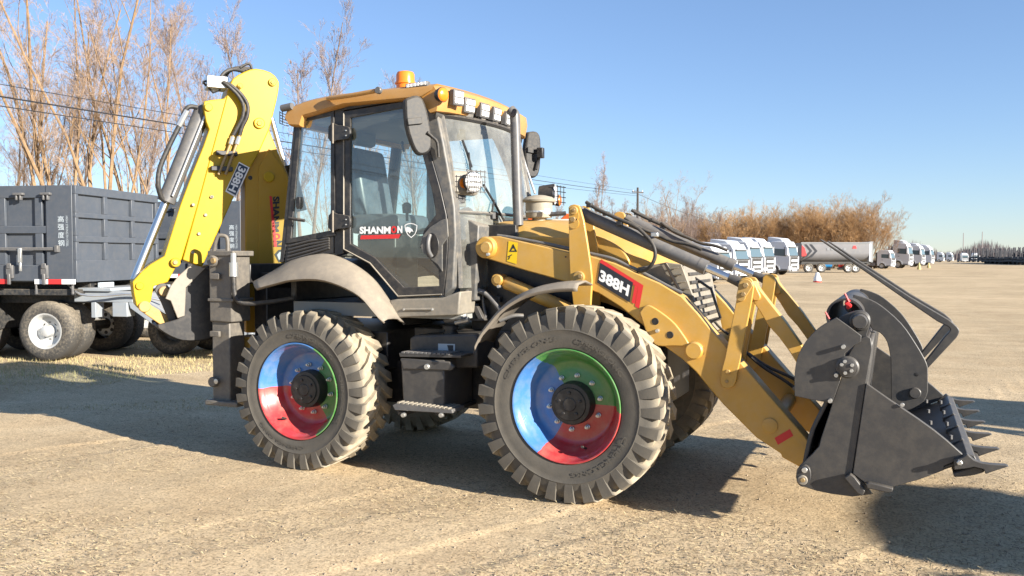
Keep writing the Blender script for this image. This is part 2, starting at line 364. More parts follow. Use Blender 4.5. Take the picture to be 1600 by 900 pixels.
# ------------------------------------------------------------------ backhoe loader
def flat_text(s, bold=.0, shear=0.0):
    cu = bpy.data.curves.new('t', 'FONT'); cu.body = s; cu.size = 1; cu.offset = bold; cu.shear = shear; cu.resolution_u = 3
    o = bpy.data.objects.new('t', cu); COL.objects.link(o)
    dg = bpy.context.evaluated_depsgraph_get(); me = bpy.data.meshes.new_from_object(o.evaluated_get(dg))
    v = [(p.co.x, p.co.y) for p in me.vertices]; f = [tuple(p.vertices) for p in me.polygons]
    bpy.data.objects.remove(o); bpy.data.curves.remove(cu); bpy.data.meshes.remove(me)
    if not v: return [], []
    x0 = min(p[0] for p in v); x1 = max(p[0] for p in v); y0 = min(p[1] for p in v); y1 = max(p[1] for p in v)
    return [((p[0]-x0)/(x1-x0), (p[1]-y0)/(y1-y0)) for p in v], f
def print_on(name, s, O, U, V, m, parent, bold=.02, shear=0.0):
    v, f = flat_text(s, bold, shear); O = Vector(O); U = Vector(U)-O; V = Vector(V)-O
    mb = MB(); mb.add([O+U*a+V*b for a, b in v], f); return mb.build(name, m, parent, fix=False)
def text_on(name, s, k, bl, br, tl, Y, m, parent, bold=.02, shear=0.0):
    return print_on(name, s, at(k, *bl, Y), at(k, *br, Y), at(k, *tl, Y), m, parent, bold, shear)
def patch(name, k, pts, Y, m, parent):
    mb = MB(); mb.add([at(k, x, y, Y) for x, y in pts], [tuple(range(len(pts)))]); return mb.build(name, m, parent)
def pin(name, k, x, y, Y, r, L, m, parent, hexa=False, n=20):
    p = at(k, x, y, Y); mb = MB()
    mb.lathe([(0.0, r), (-L*.8, r), (-L, r*.86)], (p.x, Y, p.z), (0,1,0), 6 if hexa else n)
    return mb.build(name, m, parent, smooth=30)
def far(o, parent=None):
    "the same part on the other side of the machine (its points mirrored about the centre line)"
    me = o.data.copy()
    for v in me.vertices: v.co.y = mir(v.co.y)
    me.flip_normals(); q = bpy.data.objects.new(o.name, me); COL.objects.link(q); q.parent = parent or o.parent
    for md in o.modifiers:
        if md.type == 'BEVEL':
            b = q.modifiers.new('bevel', 'BEVEL'); b.width = md.width; b.segments = 2; b.limit_method = 'ANGLE'; b.angle_limit = md.angle_limit
        if md.type == 'SOLIDIFY':
            b = q.modifiers.new('solid', 'SOLIDIFY'); b.thickness = md.thickness; b.offset = 0
    for ch in o.children: far(ch, q)
    return q

mach = tag(empty('backhoe_loader', (0, 0, 0)),
           'yellow and black backhoe loader with three-coloured wheels standing in the middle of the dirt yard', 'backhoe loader')

# ---- wheels
def tyre_mesh(R, r0, name, m):
    w = .42; mb = MB(); q = R/.70; t = r0
    half = [(.02,t-.004),(-.002,t+.012),(-.010,t+.045),(-.014,.50*q),(-.015,.535*q),(-.019,.542*q),(-.015,.549*q),(-.010,.585*q),(.008,.628*q),(.035,.658*q),(.12,.668*q),(.21,.668*q)]
    prof = half + [(w-d, r) for d, r in half[-2::-1]]
    mb.lathe(prof, (0,0,0), (0,1,0), 72, cap=False)
    st = [(-.0155,.548,.01,.540,0.0,2.9),(-.018,.61,.03,.60,-.2,3.1),(-.008,.682,.05,.63,-.3,3.25),(.024,.699,.06,.635,.3,3.2),(.12,.70,.12,.64,5.0,2.7),(.225,.70,.225,.64,12.5,2.6)]
    n = 29; rnd = random.Random(4)
    for side in (0, 1):
        for i in range(n):
            th = 360.0/n*(i+.5*side); v = []
            for yo, ro, yb, rb, dt, hw in st:
                for sg, a in ((-1, 0), (1, 0)):
                    an = math.radians(th+dt+sg*hw); v.append((ro*q*math.cos(an), (w-yo) if side else yo, ro*q*math.sin(an)))
                for sg in (1, -1):
                    an = math.radians(th+dt+sg*(hw+.9)); v.append((rb*q*math.cos(an), (w-yb) if side else yb, rb*q*math.sin(an)))
            f = []
            for k in range(len(st)-1):
                for j in range(4): f.append((k*4+j, k*4+(j+1)%4, (k+1)*4+(j+1)%4, (k+1)*4+j))
            f += [(3,2,1,0), tuple(range(len(st)*4-4, len(st)*4))]
            mb.add(v, f)
    # raised moulding lines and maker's lettering on the outer wall
    rr = (t+.535*q)/2+.012
    v, f = flat_text('CHENGLONG', .02)
    for a0, span in ((-52, 62), (128, 62), (55,50)):
        h = .034*q
        def bend(a, b, a0=a0, span=span):
            an = math.radians(a0+span*(.5-a))
            r = rr-.5*h+b*h
            return (r*math.cos(an), -.0185, r*math.sin(an))
        mb.add([bend(a, b) for a, b in v], f)
    return mb
def rim_mesh(r0):
    mb = MB(); t = r0
    mb.lathe([(.02,t-.002),(-.008,t+.004),(-.012,t-.002),(-.008,t-.010),(.008,t-.016),(.030,t-.030),(.040,t-.040),(.075,t-.045),(.085,t-.056),(.125,t-.062),(.140,t-.075),(.185,t-.085),(.205,t-.100),(.212,t-.125),(.205,t-.17),(.195,.17),(.195,.10)], (0,0,0), (0,1,0), 72, cap=False)
    return mb
def hub_mesh():
    mb = MB(); mb.lathe([(.20,.158),(.115,.152),(.10,.146),(.098,.12),(.088,.115),(.086,.05),(.08,.045),(.08,.001)], (0,0,0), (0,1,0), 32, cap=False)
    for i in range(5):
        a = math.radians(72*i+20); mb.lathe([(.10,.012),(.078,.012),(.076,.009)], (.082*math.cos(a),0,.082*math.sin(a)), (0,1,0), 6)
    return mb
def nut_mesh():
    mb = MB(); mb.lathe([(.195,.019),(.188,.019),(.186,.0145),(.165,.0145),(.163,.009),(.150,.009)], (0,0,0), (0,1,0), 8); return mb
def make_wheel(x, R, r0, tm, spin, axle):
    o = rim_mesh(r0).build('wheel', M['rim'], mach, smooth=40)
    o.location = (x, 0, axle); o.rotation_euler = (0, -math.radians(spin), 0)
    ty = tyre_mesh(R, r0, 'tyre', tm).build('tyre', tm, o, smooth=32)
    hub_mesh().build('hub', M['black'], o, smooth=30)
    nm = nut_mesh().mesh('wheel_nut', M['zinc'])
    for i in range(10):
        n = bpy.data.objects.new('wheel_nut', nm); COL.objects.link(n); n.parent = o
        a = math.radians(36*i+12); n.location = (.198*math.cos(a), 0, .198*math.sin(a))
    v = MB(); v.tube([(r0-.075,.09,0),(r0-.09,.055,0),(r0-.10,.03,0)], .010, 6)
    vo = v.build('valve_stem', M['rubberblk'], o); vo.rotation_euler = (0, math.radians(68), 0)
    return o
FW = make_wheel(0, .70, .4038, M['tyref'], 0, .69)
RW = make_wheel(-2.3284, .655, .3939, M['tyrer'], -59, .646)
for wob in (FW, RW):
    q = copy_tree(wob, mach); q.location.y = mir(0); q.rotation_euler = (0, wob.rotation_euler.y, math.pi)

# ---- chassis, axles, engine block
mb = MB(); mb.box((-3.15,.60,.50), (-.55,.74,.86)); mb.box((-3.15,mir(.74),.50), (-.55,mir(.60),.86))
mb.box((-1.6,.62,.52),(-.7,mir(.62),1.15)); mb.box((-.56,.70,.62),(.55,mir(.70),1.25))
mb.box((-3.15,.45,.80),(-1.75,mir(.45),1.12))
mb.build('chassis', M['black'], mach, bev=.012)
for x, z in ((0,.69),(-2.3284,.646)):
    mb = MB(); mb.tube([(x,.2,z),(x,.55,z),(x,.8,z),(x,1.0,z),(x,1.16,z),(x,1.36,z),(x,1.6,z),(x,1.96,z)], [.16,.14,.10,.17,.17,.10,.14,.16], 16)
    mb.build('axle', M['black'], mach, smooth=40)
# front frame side plate and its black panel under the hood
mb = MB(); mb.plate(mixed(.64, ('px', [(742,352),(806,351),(806,380),(900,420),(930,470),(930,560),(735,560),(738,470)])), .64, .70)
o = mb.build('engine_side_panel', M['black'], mach, bev=.006); far(o)
mb = MB(); mb.plate(xz('I', [(140,745),(170,745),(210,830),(180,830)], .52), .52, .63)
mb.plate(xz('H', [(670,150),(700,155),(705,205),(672,210)], .60), .60, .64); mb.plate(xz('H', [(785,85),(830,88),(828,122),(790,120)], .60), .60, .64)
mb.build('bracket', M['steel'], mach, bev=.004)

# ---- hood
HY0 = .66
side = mixed(HY0, ('px', [(746,352),(806,350),(905,352),(950,362),(985,377),(1020,392),(1046,408),(1062,416)]))
rows = []
for k in range(13):
    u = k/12; Y = HY0+(mir(HY0)-HY0)*u; e = 1-abs(2*u-1)**6
    rows.append([(x-(.10*(1-e) if i > 5 else 0), Y, z-.10+.10*e+.05*math.sin(math.pi*u)) for i, (x, z) in enumerate(side)])
mb = MB(); mb.loft(rows)
bot = xz('px', [(746,470),(806,470),(905,475),(950,480),(985,480),(1020,480),(1046,480),(1062,480)], HY0)
for Y, r in ((HY0, rows[0]), (mir(HY0), rows[-1])):
    mb.loft([r[:6], [(x, Y, max(1.05, p[2]-.45)) for (x, z), p in zip(bot, r)][:6]])
hood = mb.build('hood', M['gold'], mach, smooth=40)
# dark rear section of the hood side
mb = MB(); mb.plate(xz('I', [(172,268),(395,266),(412,335),(330,330),(172,420)], HY0-.006), HY0-.012, HY0+.02); mb.build('hood_rear_panel', M['steel'], hood, bev=.004)
# raised flank of the hood
fl = smooth2(xz('K', [(145,218),(230,250),(310,300),(350,345),(360,390),(300,420),(150,400)], HY0-.004), 3)
mb = MB(); mb.plate(fl, HY0-.025, HY0+.01); mb.build('hood_flank', M['gold'], hood, bev=.012)
# nose: grey grille frames with slats
g0 = xz('px', [(995,418),(1040,410),(1064,413),(1086,472),(1066,478),(1030,442)], .62)
mb = MB(); mb.plate(g0, .63, .66); mb.build('grille_side', M['sill'], hood, bev=.006)
nz = at('px', 1066, 416, .66); nb = at('px', 1088, 474, .66)
mb = MB(); mb.add([(nz.x,.64,nz.z),(nz.x+.02,mir(.64),nz.z),(nb.x+.02,mir(.64),nb.z-.25),(nb.x,.64,nb.z-.25)], [(0,1,2,3)])
mb.build('nose_panel', M['sill'], hood, solid=.02)
for i in range(7):
    t = i/6; mb = MB(); x = nz.x+(nb.x-nz.x)*t+.02; z = nz.z-.06+(nb.z-nz.z-.1)*t
    mb.box((x-.02,.74,z-.012),(x+.02,mir(.74),z+.012)); mb.build('grille_slat', M['steel'], hood, bev=.003)
for a, b in (((1010,428),(1040,468)), ((1040,412),(1068,466))):
    mb = MB(); mb.tube([at('px',*a,.61), at('px',*b,.61)], .012, 8); mb.build('grille_bar', M['fender'], hood, smooth=40)
for i in range(5):
    a = (1046+i*3.2, 420+i*11); b = (1060+i*5.6, 418+i*11); mb = MB(); mb.tube([at('px',*a,.617), at('px',*b,.617)], .005, 6); mb.build('grille_wire', M['sill'], hood)

# ---- loader arms
AY0, AY1 = .43, .60
top = [(757,374),(764,369),(780,369),(888,394),(923,400),(960,411),(995,427),(1030,442),(1065,463),(1088,487),(1110,514),(1135,542),(1160,569),(1257,681),(1275,705)]
botm = [(1268,738),(1246,728),(1222,715),(1220,709),(1182,684),(1130,632),(1087,581),(1066,561),(1038,541),(1004,508),(970,480),(935,458),(887,441),(825,424),(757,403),(750,396),(748,386),(751,379)]
mb = MB(); mb.plate(xz('px', top+botm, AY0), AY0, AY1); arm = mb.build('loader_arm', M['gold'], mach, bev=.008)
# gusset plate with holes, bosses, sticker lines
gp = smooth2(xz('K', [(420,650),(440,622),(465,610),(505,630),(560,668),(610,712),(650,765),(682,815),(672,832),(600,830),(520,832),(488,806),(450,745)], AY0), 2)
mb = MB(); mb.plate(gp, AY0-.030, AY0-.001); mb.build('gusset_plate', M['gold'], arm, bev=.006)
for x, y in ((498,700),(578,773)):
    p = at('K', x, y, AY0-.030); mb = MB(); mb.lathe([(-.0015,.026),(-.004,.022),(.02,.021)], (p.x,AY0-.030,p.z), (0,1,0), 18); mb.build('gusset_hole', M['black'], arm)
pin('bolt','K',512,750,AY0-.03,.014,.03,M['zinc'],arm)
pin('cross_tube_boss','K',713,856,AY0-.001,.062,.05,M['gold'],arm,n=32)
pin('end_boss','R',715,525,AY0-.001,.052,.012,M['gold'],arm,n=28)
patch('red_sticker','R',[(750,622),(870,552),(898,604),(778,676)],AY0-.003,M['red'],arm)
patch('warning_label','I',[(355,362),(410,372),(402,498),(345,480)],AY0-.003,M['yellowlab'],arm)
mb = MB()
for q_ in ([(382,378),(388,392),(366,424),(360,424)],[(382,378),(404,424),(398,424),(379,388)],[(360,418),(404,418),(404,425),(360,425)],[(380,392),(385,392),(384,408),(381,408)],
           [(350,452),(374,440),(376,445),(352,457)],[(352,470),(360,452),(365,454),(357,472)]):
    mb.add([at('I',x,y,AY0-.005) for x,y in q_], [tuple(range(4))])
mb.build('warning_symbol', M['dark'], arm)
# rear pivot: ring boss with greased pin
pin('pivot_boss','I',232,400,AY0-.001,.085,.05,M['gold'],arm,n=32)
pin('pivot_pin','I',228,400,AY0-.05,.045,.03,M['tanbush'],arm,n=24)
pin('bolt','I',238,440,AY0-.05,.014,.02,M['zinc'],arm)
pin('bolt','I',690,455,AY0-.001,.006,.004,M['dark'],arm)
# 388H plate
patch('model_plate_red','K',[(205,363),(434,505),(410,632),(388,618),(404,520),(196,385)],AY0-.0025,M['red'],arm)
patch('model_plate_stripe','K',[(388,500),(404,512),(388,606),(370,598)],AY0-.0035,M['red'],arm)
patch('model_plate','K',[(200,382),(378,490),(360,598),(183,490)],AY0-.0045,M['dark'],arm)
text_on('model_lettering','388H','K',(192,478),(350,566),(203,418),AY0-.0065,M['white'],arm,.045)
# grey pipe along the arm's upper edge
mb = MB(); mb.tube(smooth_pts([at('I',290,330,.46),at('I',400,346,.46),at('I',560,375,.46),at('I',700,405,.46),at('I',840,437,.46),at('I',960,465,.46),at('I',1050,505,.46),at('I',1135,545,.46),at('I',1290,628,.46),at('S',930,790,.46)],4), .013, 8); mb.build('arm_pipe', M['cyl'], arm, smooth=50)
arm_f = far(arm)

# tower plates on the arm (outer and inner), tilt cylinder between
tw = [(40,120),(55,103),(85,96),(115,103),(130,118),(160,225),(190,410),(215,580),(226,690),(218,800),(212,900),(80,900),(72,830),(55,700),(45,470)]
pts = xz('S', tw, .395)
mb = MB(); mb.plate(pts, .395, .425); o = mb.build('tower_plate', M['gold'], mach, bev=.005)
pin('pin_boss','S',85,145,.395,.032,.018,M['tanbush'],o); pin('pin_end','S',85,143,.378,.012,.012,M['bronze'],o,True); pin('bolt','S',82,215,.395,.022,.03,M['bronze'],o,True)
pin('pin_boss','S',125,665,.395,.045,.02,M['tanbush'],o); pin('pin_end','S',135,658,.376,.017,.016,M['bronze'],o,True)
p = at('S',85,165,.395)
mb = MB(); mb.lathe([(0,.040),(-.008,.040)],(p.x,.395,p.z-.02),(0,1,0),20); mb.lathe([(0,.040),(-.008,.040)],(p.x,.395,p.z-.075),(0,1,0),20); mb.build('pin_keeper', M['gold'], o, smooth=30)
far(o)
mb = MB(); mb.plate(pts, .605, .635); o = mb.build('tower_plate', M['gold'], mach, bev=.005); far(o)
cy = .515
a = at('S',110,152,cy); b = at('px',1165.6,445.6,cy); ax = (b-a).normalized(); LT = (b-a).length
be = at('px',1104,419,cy); lb = (be-a).dot(ax)
mb = MB(); mb.lathe([(.03,.03),(.05,.050),(lb-.06,.050),(lb-.06,.053),(lb,.053),(lb,.03)], a, ax, 24)
mb.lathe([(-.06,.045),(.06,.045)], a, (0,1,0), 20)
cylo = mb.build('tilt_cylinder', M['cyl'], mach, smooth=40)
mb = MB(); mb.lathe([(lb-.02,.027),(LT-.13,.027)], a, ax, 20); mb.build('cylinder_rod', M['chrome'], cylo, smooth=40)
mb = MB(); mb.lathe([(LT-.13,.03),(LT-.06,.034),(LT-.02,.04)], a, ax, 16); mb.lathe([(-.05,.046),(.05,.046)], b, (0,1,0), 20); mb.build('rod_eye', M['steel'], cylo, smooth=40)
mb = MB(); mb.box((0,-.025,0),(.05,.025,.03)); q_ = mb.build('port_block', M['zinc'], cylo, bev=.004); q_.matrix_world = Matrix.Translation(at('S',690,350,.48))
for off in (0.0, .03):
    mb = MB(); mb.tube(smooth_pts([at('S',180,78+off*40,cy-.03-off),at('S',260,130,cy-.05-off),at('S',420,205,cy-.05-off),at('S',560,268,cy-.05-off),at('S',650,345,cy-.06-off),at('S',705,420,cy-.07-off),at('S',718,500,cy-.07-off),at('S',690,570,cy-.07-off),at('S',640,610,cy-.05-off),at('S',580,615,cy-.03-off)],5), .014, 8)
    mb.build('hose', M['rubberblk'], cylo, smooth=60)
mb = MB(); mb.tube([at('S',250,135,cy-.07),at('S',470,232,cy-.07)], .011, 8); mb.build('steel_pipe', M['cyl'], cylo, smooth=50)
for x, y in ((205,100),(335,165),(440,240)):
    mb = MB(); p = at('S',x,y,cy-.07); mb.box((p.x-.02,p.y-.02,p.z-.02),(p.x+.02,p.y+.03,p.z+.012)); mb.build('pipe_clamp', M['black'], cylo, bev=.003)
mb = MB(); mb.tube(smooth_pts([at('S',480,200,cy+.03),at('S',600,280,cy+.05),at('S',720,330,cy+.06),at('S',850,385,cy+.06),at('S',980,410,cy+.06),at('S',1080,450,cy+.05)],4), .013, 8); mb.build('hose', M['rubberblk'], cylo, smooth=60)
far(cylo)

# lever (bell crank): outer and inner plates
lv = [(475,192),(495,174),(528,166),(562,174),(583,200),(590,240),(575,340),(560,420),(500,720),(487,800),(462,905),(452,975),(432,1018),(386,1040),(345,1025),(325,985),(330,940),(345,860),(362,800),(385,690),(455,330),(468,260)]
lp = xz('Q', lv, .392)
mb = MB(); mb.plate(lp, .392, .424); o = mb.build('tilt_lever', M['gold'], mach, bev=.005)
p = at('Q',526,235,.392)
mb = MB(); mb.plate([(x,z) for x,z in circ(p.x,p.z,.048,0,180,12)]+[(x-.03,z) for x,z in circ(p.x,p.z-.075,.032,180,360,10)], .378, .391); mb.build('pin_keeper', M['tanbush'], o, bev=.004)
pin('pin_end','Q',526,229,.378,.02,.014,M['bronze'],o,True); pin('bolt','Q',508,300,.378,.017,.014,M['bronze'],o,True)
pin('pin_end','R',378,180,.392,.012,.008,M['bronze'],o,True); pin('bolt','R',388,105,.392,.017,.014,M['tanbush'],o,True)
far(o)
mb = MB(); mb.plate(lp, .606, .638); o = mb.build('tilt_lever', M['gold'], mach, bev=.005); far(o)
# bucket link with stop lug
lk = [(560,200),(590,195),(650,280),(720,370),(840,520),(950,680),(1040,820),(1150,960),(1100,1010),(990,920),(920,830),(870,750),(790,640),(700,540),(640,440),(580,350),(545,260)]
mb = MB(); mb.plate(xz('Q', lk, .47), .47, .56); o = mb.build('bucket_link', M['gold'], mach, bev=.006)
mb = MB(); mb.plate(smooth2(xz('Q', [(565,200),(590,205),(620,270),(640,315),(632,342),(605,350),(580,342),(570,280)], .43), 2), .432, .598); mb.build('stop_lug', M['gold'], o, bev=.006)
far(o)
# cross tubes between the arms
p1 = at('K',713,856,AY0); mb = MB(); mb.tube([(p1.x,AY1,p1.z),(p1.x,mir(AY1),p1.z)], .065, 20); mb.build('cross_tube', M['gold'], mach, smooth=50)
p1 = at('R',715,525,AY0); mb = MB(); mb.tube([(p1.x,AY1,p1.z),(p1.x,mir(AY1),p1.z)], .055, 20); mb.build('cross_tube', M['gold'], mach, smooth=50)
p1 = at('S',135,658,.40); mb = MB(); mb.tube([(p1.x,AY1,p1.z),(p1.x,mir(AY1),p1.z)], .05, 20); mb.build('cross_tube', M['black'], mach, smooth=50)
# hydraulic lines to the bucket, and the bent pipe loop in front of the nose
for dy, a_, b_ in ((.70,(510,735),(985,1105)),(.74,(545,760),(1010,1040)),(.66,(640,985),(980,1400))):
    pth = [at('Q',a_[0]+(b_[0]-a_[0])*t,a_[1]+(b_[1]-a_[1])*t+14*math.sin(t*6),dy) for t in [i/8 for i in range(9)]]
    mb = MB(); mb.tube(smooth_pts(pth,2), .012, 8); mb.build('hose', M['rubberblk'], mach, smooth=60)
    mb = MB(); d_ = (pth[-1]-pth[-2]).normalized(); mb.lathe([(0,.017),(.05,.017),(.05,.012),(.09,.012)], pth[-1]-d_*.1, d_, 8); mb.build('hose_fitting', M['zinc'], mach)
mb = MB(); mb.tube([at('K',600,430,.95),at('K',690,450,.95),at('K',800,525,.95),at('K',850,680,.95),at('K',790,705,.95)], .011, 8); mb.build('bent_pipe', M['black'], mach, smooth=50)
mb = MB(); mb.tube(smooth_pts([at('Q',285,515,.9),at('Q',330,565,.88),at('Q',390,612,.86)],4), .010, 8); mb.build('hose', M['rubberblk'], mach)
# lift cylinder (yellow barrel low behind the front wheel)
a = at('I',305,590,.53); b = at('px',985,525,.53); ax = (b-a).normalized(); LL = (b-a).length
mb = MB(); mb.lathe([(.03,.03),(.06,.052),(LL*.62,.052),(LL*.62,.03)], a, ax, 24); mb.lathe([(-.06,.048),(.05,.048)], a, (0,1,0), 20)
o = mb.build('lift_cylinder', M['gold'], mach, smooth=40)
mb = MB(); mb.lathe([(LL*.6,.026),(LL,.026)], a, ax, 16); mb.build('cylinder_rod', M['chrome'], o, smooth=40)
pin('pin_end','I',298,588,.47,.036,.03,M['tanbush'],o); pin('bolt','I',302,628,.47,.013,.03,M['zinc'],o)
far(o)
for pts_ in ([(175,470),(190,540),(195,600)],):
    mb = MB(); mb.tube([at('I',x,y,.60) for x,y in pts_], .014, 8); mb.build('fitting_pipe', M['zinc'], mach, smooth=50)

# ---- front loader bucket (two-part clam bucket with fold-back forks)
BY0, BY1 = -.08, mir(-.08)
bucket = empty('loader_bucket', (0,0,0), 0, mach)
rear_side = [(212,405),(235,365),(258,342),(275,338),(288,345),(292,380),(282,430),(272,490),(250,635),(228,775),(268,808),(292,843),(230,851),(160,842),(112,832),(62,815),(48,790),(50,768),(62,750),(100,715),(122,690),(130,660),(150,600),(165,552),(190,480)]
mb = MB(); mb.plate(xz('M', rear_side, BY0), BY0, BY0+.03); o = mb.build('side_plate', M['steel'], bucket, bev=.004); far(o)
clam = [(273,488),(345,538),(440,602),(490,638),(530,670),(582,716),(568,728),(556,738),(520,752),(522,765),(440,796),(360,818),(345,830),(300,820),(272,808),(230,776)]
mb = MB(); mb.plate(xz('M', clam, BY0-.004), BY0-.012, BY0+.028); o = mb.build('clam_side_plate', M['steel'], bucket, bev=.004)
pin('bolt','M',388,557,BY0-.012,.012,.012,M['zinc'],o)
far(o)
# shells: blade, curved back, clam floor
def shell(name, k, pts, th, m, n=3):
    P = smooth2(xz(k, pts, BY0), n); mb = MB(); mb.loft([[(x, BY0+.02, z) for x, z in P], [(x, mir(BY0+.02), z) for x, z in P]])
    return mb.build(name, m, bucket, solid=th, smooth=40)
shell('blade', 'M', [(284,352),(278,430),(262,540),(240,700),(232,770)], .03, M['steel'])
shell('back_shell', 'M', [(280,352),(215,400),(170,480),(140,560),(100,640),(80,720),(70,780)], .025, M['darksteel'])
shell('bucket_bottom', 'M', [(70,790),(120,815),(200,832),(262,800)], .03, M['steel'])
shell('clam_back', 'M', [(262,560),(240,690),(236,766),(270,800)], .02, M['steel'])
shell('clam_floor', 'M', [(262,796),(340,806),(450,782),(560,748),(596,735)], .022, M['steel'])
p0 = at('M',590,738,BY0); p1 = at('M',622,728,BY0)
mb = MB(); mb.plate(xz('M',[(560,736),(596,716),(620,724),(628,738),(610,752),(560,760)],BY0), BY0+.03, mir(BY0+.03)); mb.build('cutting_edge', M['steel'], bucket, bev=.004)
tooth = [(372,648),(432,628),(455,612),(472,626),(500,650),(545,667),(600,676),(700,682),(722,690),(650,712),(572,738),(560,708),(500,694),(440,704),(372,712)]
tp = xz('V', tooth, BY0-.04)
TB = MB(); TB.plate(tp, -.026, .026); tme = None
for i in range(6):
    Y = BY0-.02+i*(mir(BY0)-BY0+.04)/5
    if tme is None:
        o = TB.build('tooth', M['steel'], bucket, bev=.004); tme = o.data
    else:
        o = bpy.data.objects.new('tooth', tme); COL.objects.link(o); o.parent = bucket
        b_ = o.modifiers.new('bevel','BEVEL'); b_.width = .004; b_.segments = 2; b_.limit_method = 'ANGLE'
    o.location.y = Y
    q0 = at('V',405,662,BY0-.04)
    for dx in ((0.0,) if i == 0 else (-.02, -.12)):
        mb = MB(); mb.lathe([(0,.016),(-.02,.016),(-.024,.012)] if dx == 0 and i == 0 else [(0,.012),(.022,.012),(.025,.009)], (q0.x+dx, -.026 if i == 0 and dx == 0 else 0, q0.z+(0 if i == 0 and dx == 0 else .035)), (0,1,0) if i == 0 and dx == 0 else (0,0,1), 6)
        mb.build('bolt', M['zinc'] if i == 0 else M['cyl'], o)
# underside bars
mb = MB(); mb.plate(xz('M',[(203,788),(222,776),(236,786),(270,830),(262,846),(245,838)],BY0-.03), BY0-.05, BY0-.002); mb.build('wear_bar', M['steel'], bucket, bev=.005)
mb = MB(); mb.plate(xz('M',[(272,806),(285,803),(360,822),(356,834),(340,836),(275,822)],BY0-.04), BY0-.06, BY0-.014); mb.build('wear_bar', M['steel'], bucket, bev=.006)
mb = MB(); mb.plate(xz('V',[(365,735),(500,690),(560,705),(568,728),(500,748),(420,758),(370,760)],BY0), BY0-.0, BY0+.5); mb.build('edge_shoe', M['steel'], bucket, bev=.008)
# round guard plate with bolts and the round cap
gpl = smooth2(xz('M', [(45,528),(45,455),(56,400),(82,352),(125,308),(178,278)], BY0-.03), 4)+xz('M', [(222,309),(258,336),(256,356),(238,364),(206,392),(203,420),(186,440),(190,480),(165,552),(100,540)], BY0-.03)
mb = MB(); mb.plate(gpl, BY0-.045, BY0-.025); gd = mb.build('guard_plate', M['steel'], bucket, bev=.003)
for x, y in ((200,371),(178,461),(158,543)): pin('bolt','M',x,y,BY0-.045,.013,.035,M['zinc'],gd)
pin('cap','M',214,436,BY0-.03,.066,.04,M['steel'],gd,n=24); pin('cap','M',214,436,BY0-.07,.05,.015,M['steel'],gd,n=24)
for x, y in ((195,428),(205,418),(228,430),(226,448),(206,455)): pin('cap_bolt','M',x,y,BY0-.072,.012,.02,M['zinc'],gd,True)
far(gd)
# lower hinge keeper
mb = MB(); mb.plate(smooth2(xz('M',[(60,756),(76,750),(92,760),(96,785),(90,808),(74,820),(58,814),(50,798),(52,775)],BY0-.05),2), BY0-.05, BY0-.02); o = mb.build('hinge_keeper', M['darksteel'], bucket, bev=.004)
pin('bolt','M',76,765,BY0-.05,.017,.016,M['zinc'],o); pin('pin_end','M',70,797,BY0-.05,.03,.014,M['sill'],o); pin('pin_end','M',70,797,BY0-.064,.014,.01,M['bronze'],o)
far(o)
# hinge bracket and pin at the top of the clam
br = smooth2(xz('T',[(540,345),(590,312),(650,288),(730,270),(795,285),(835,330),(840,390),(825,440),(800,520)],.02),3)+xz('T',[(700,520),(640,470)],.02)
mb = MB(); mb.plate(br, .02, .055); o = mb.build('hinge_bracket', M['steel'], bucket, bev=.004)
pin('hinge_pin','T',745,368,.02,.045,.10,M['steel'],o); pin('pin_ring','T',742,370,.02,.06,.03,M['steel'],o); far(o)
# cross tube with its dark open end, red straps
pc = at('px',1320,494,.25)
mb = MB(); mb.lathe([(0,.10),(0,.115),(1.66,.115),(1.66,.10),(0.02,.10)], (pc.x,.25,pc.z), (0,1,0), 32, cap=False); mb.build('cross_tube', M['darksteel'], bucket, smooth=50)
for a_, b_ in (((600,110),(640,190)),((418,285),(455,350))):
    mb = MB(); mb.tube([at('T',*a_,.22),at('T',*b_,.22)], .006, 5); mb.build('strap', M['red'], bucket)
mb = MB(); mb.tube(smooth_pts([at('T',640,170,.24),at('T',615,205,.23),at('T',650,225,.23),at('T',625,245,.24)],4), .012, 6); mb.build('strap', M['red'], bucket)
# ears (big curved plates)
ear = smooth2(xz('M',[(232,205),(275,217),(320,240),(385,297),(430,360),(462,415),(470,440)],.50),3)+smooth2(xz('M',[(470,515),(456,547),(412,573),(396,573)],.50),3)+xz('M',[(352,545),(352,470)],.50)+smooth2(xz('M',[(351,410),(340,358),(318,328),(292,316),(282,290),(266,268)],.50),3)+xz('M',[(228,268),(224,240)],.50)
mb = MB(); mb.plate(ear, .50, .535); eo = mb.build('clam_ear', M['steel'], bucket, bev=.004)
pin('pin_end','M',429,519,.50,.036,.02,M['steel'],eo); pin('hole','M',434,460,.50,.012,.002,M['black'],eo)
far(eo)
mb = MB(); a_ = at('M',430,519,.52); mb.tube([(a_.x,.53,a_.z),(a_.x,mir(.53),a_.z)], .035, 16); mb.build('fork_shaft', M['steel'], bucket, smooth=50)
# forks folded back
for Y in (.74, mir(.74)):
    sgn = .74
    tine = smooth2(xz('M',[(124,30),(250,118),(400,222),(500,290)],sgn),2)+smooth2(xz('M',[(520,300),(536,308),(540,318),(528,332)],sgn),2)+xz('M',[(447,434),(468,440)],sgn)+smooth2(xz('M',[(560,342),(570,322),(562,306),(536,284)],sgn),2)+xz('M',[(418,215),(278,124),(130,28)],sgn)
    mb = MB(); mb.plate(tine, Y-.035, Y+.035); o = mb.build('pallet_fork', M['steel'], bucket, bev=.006)

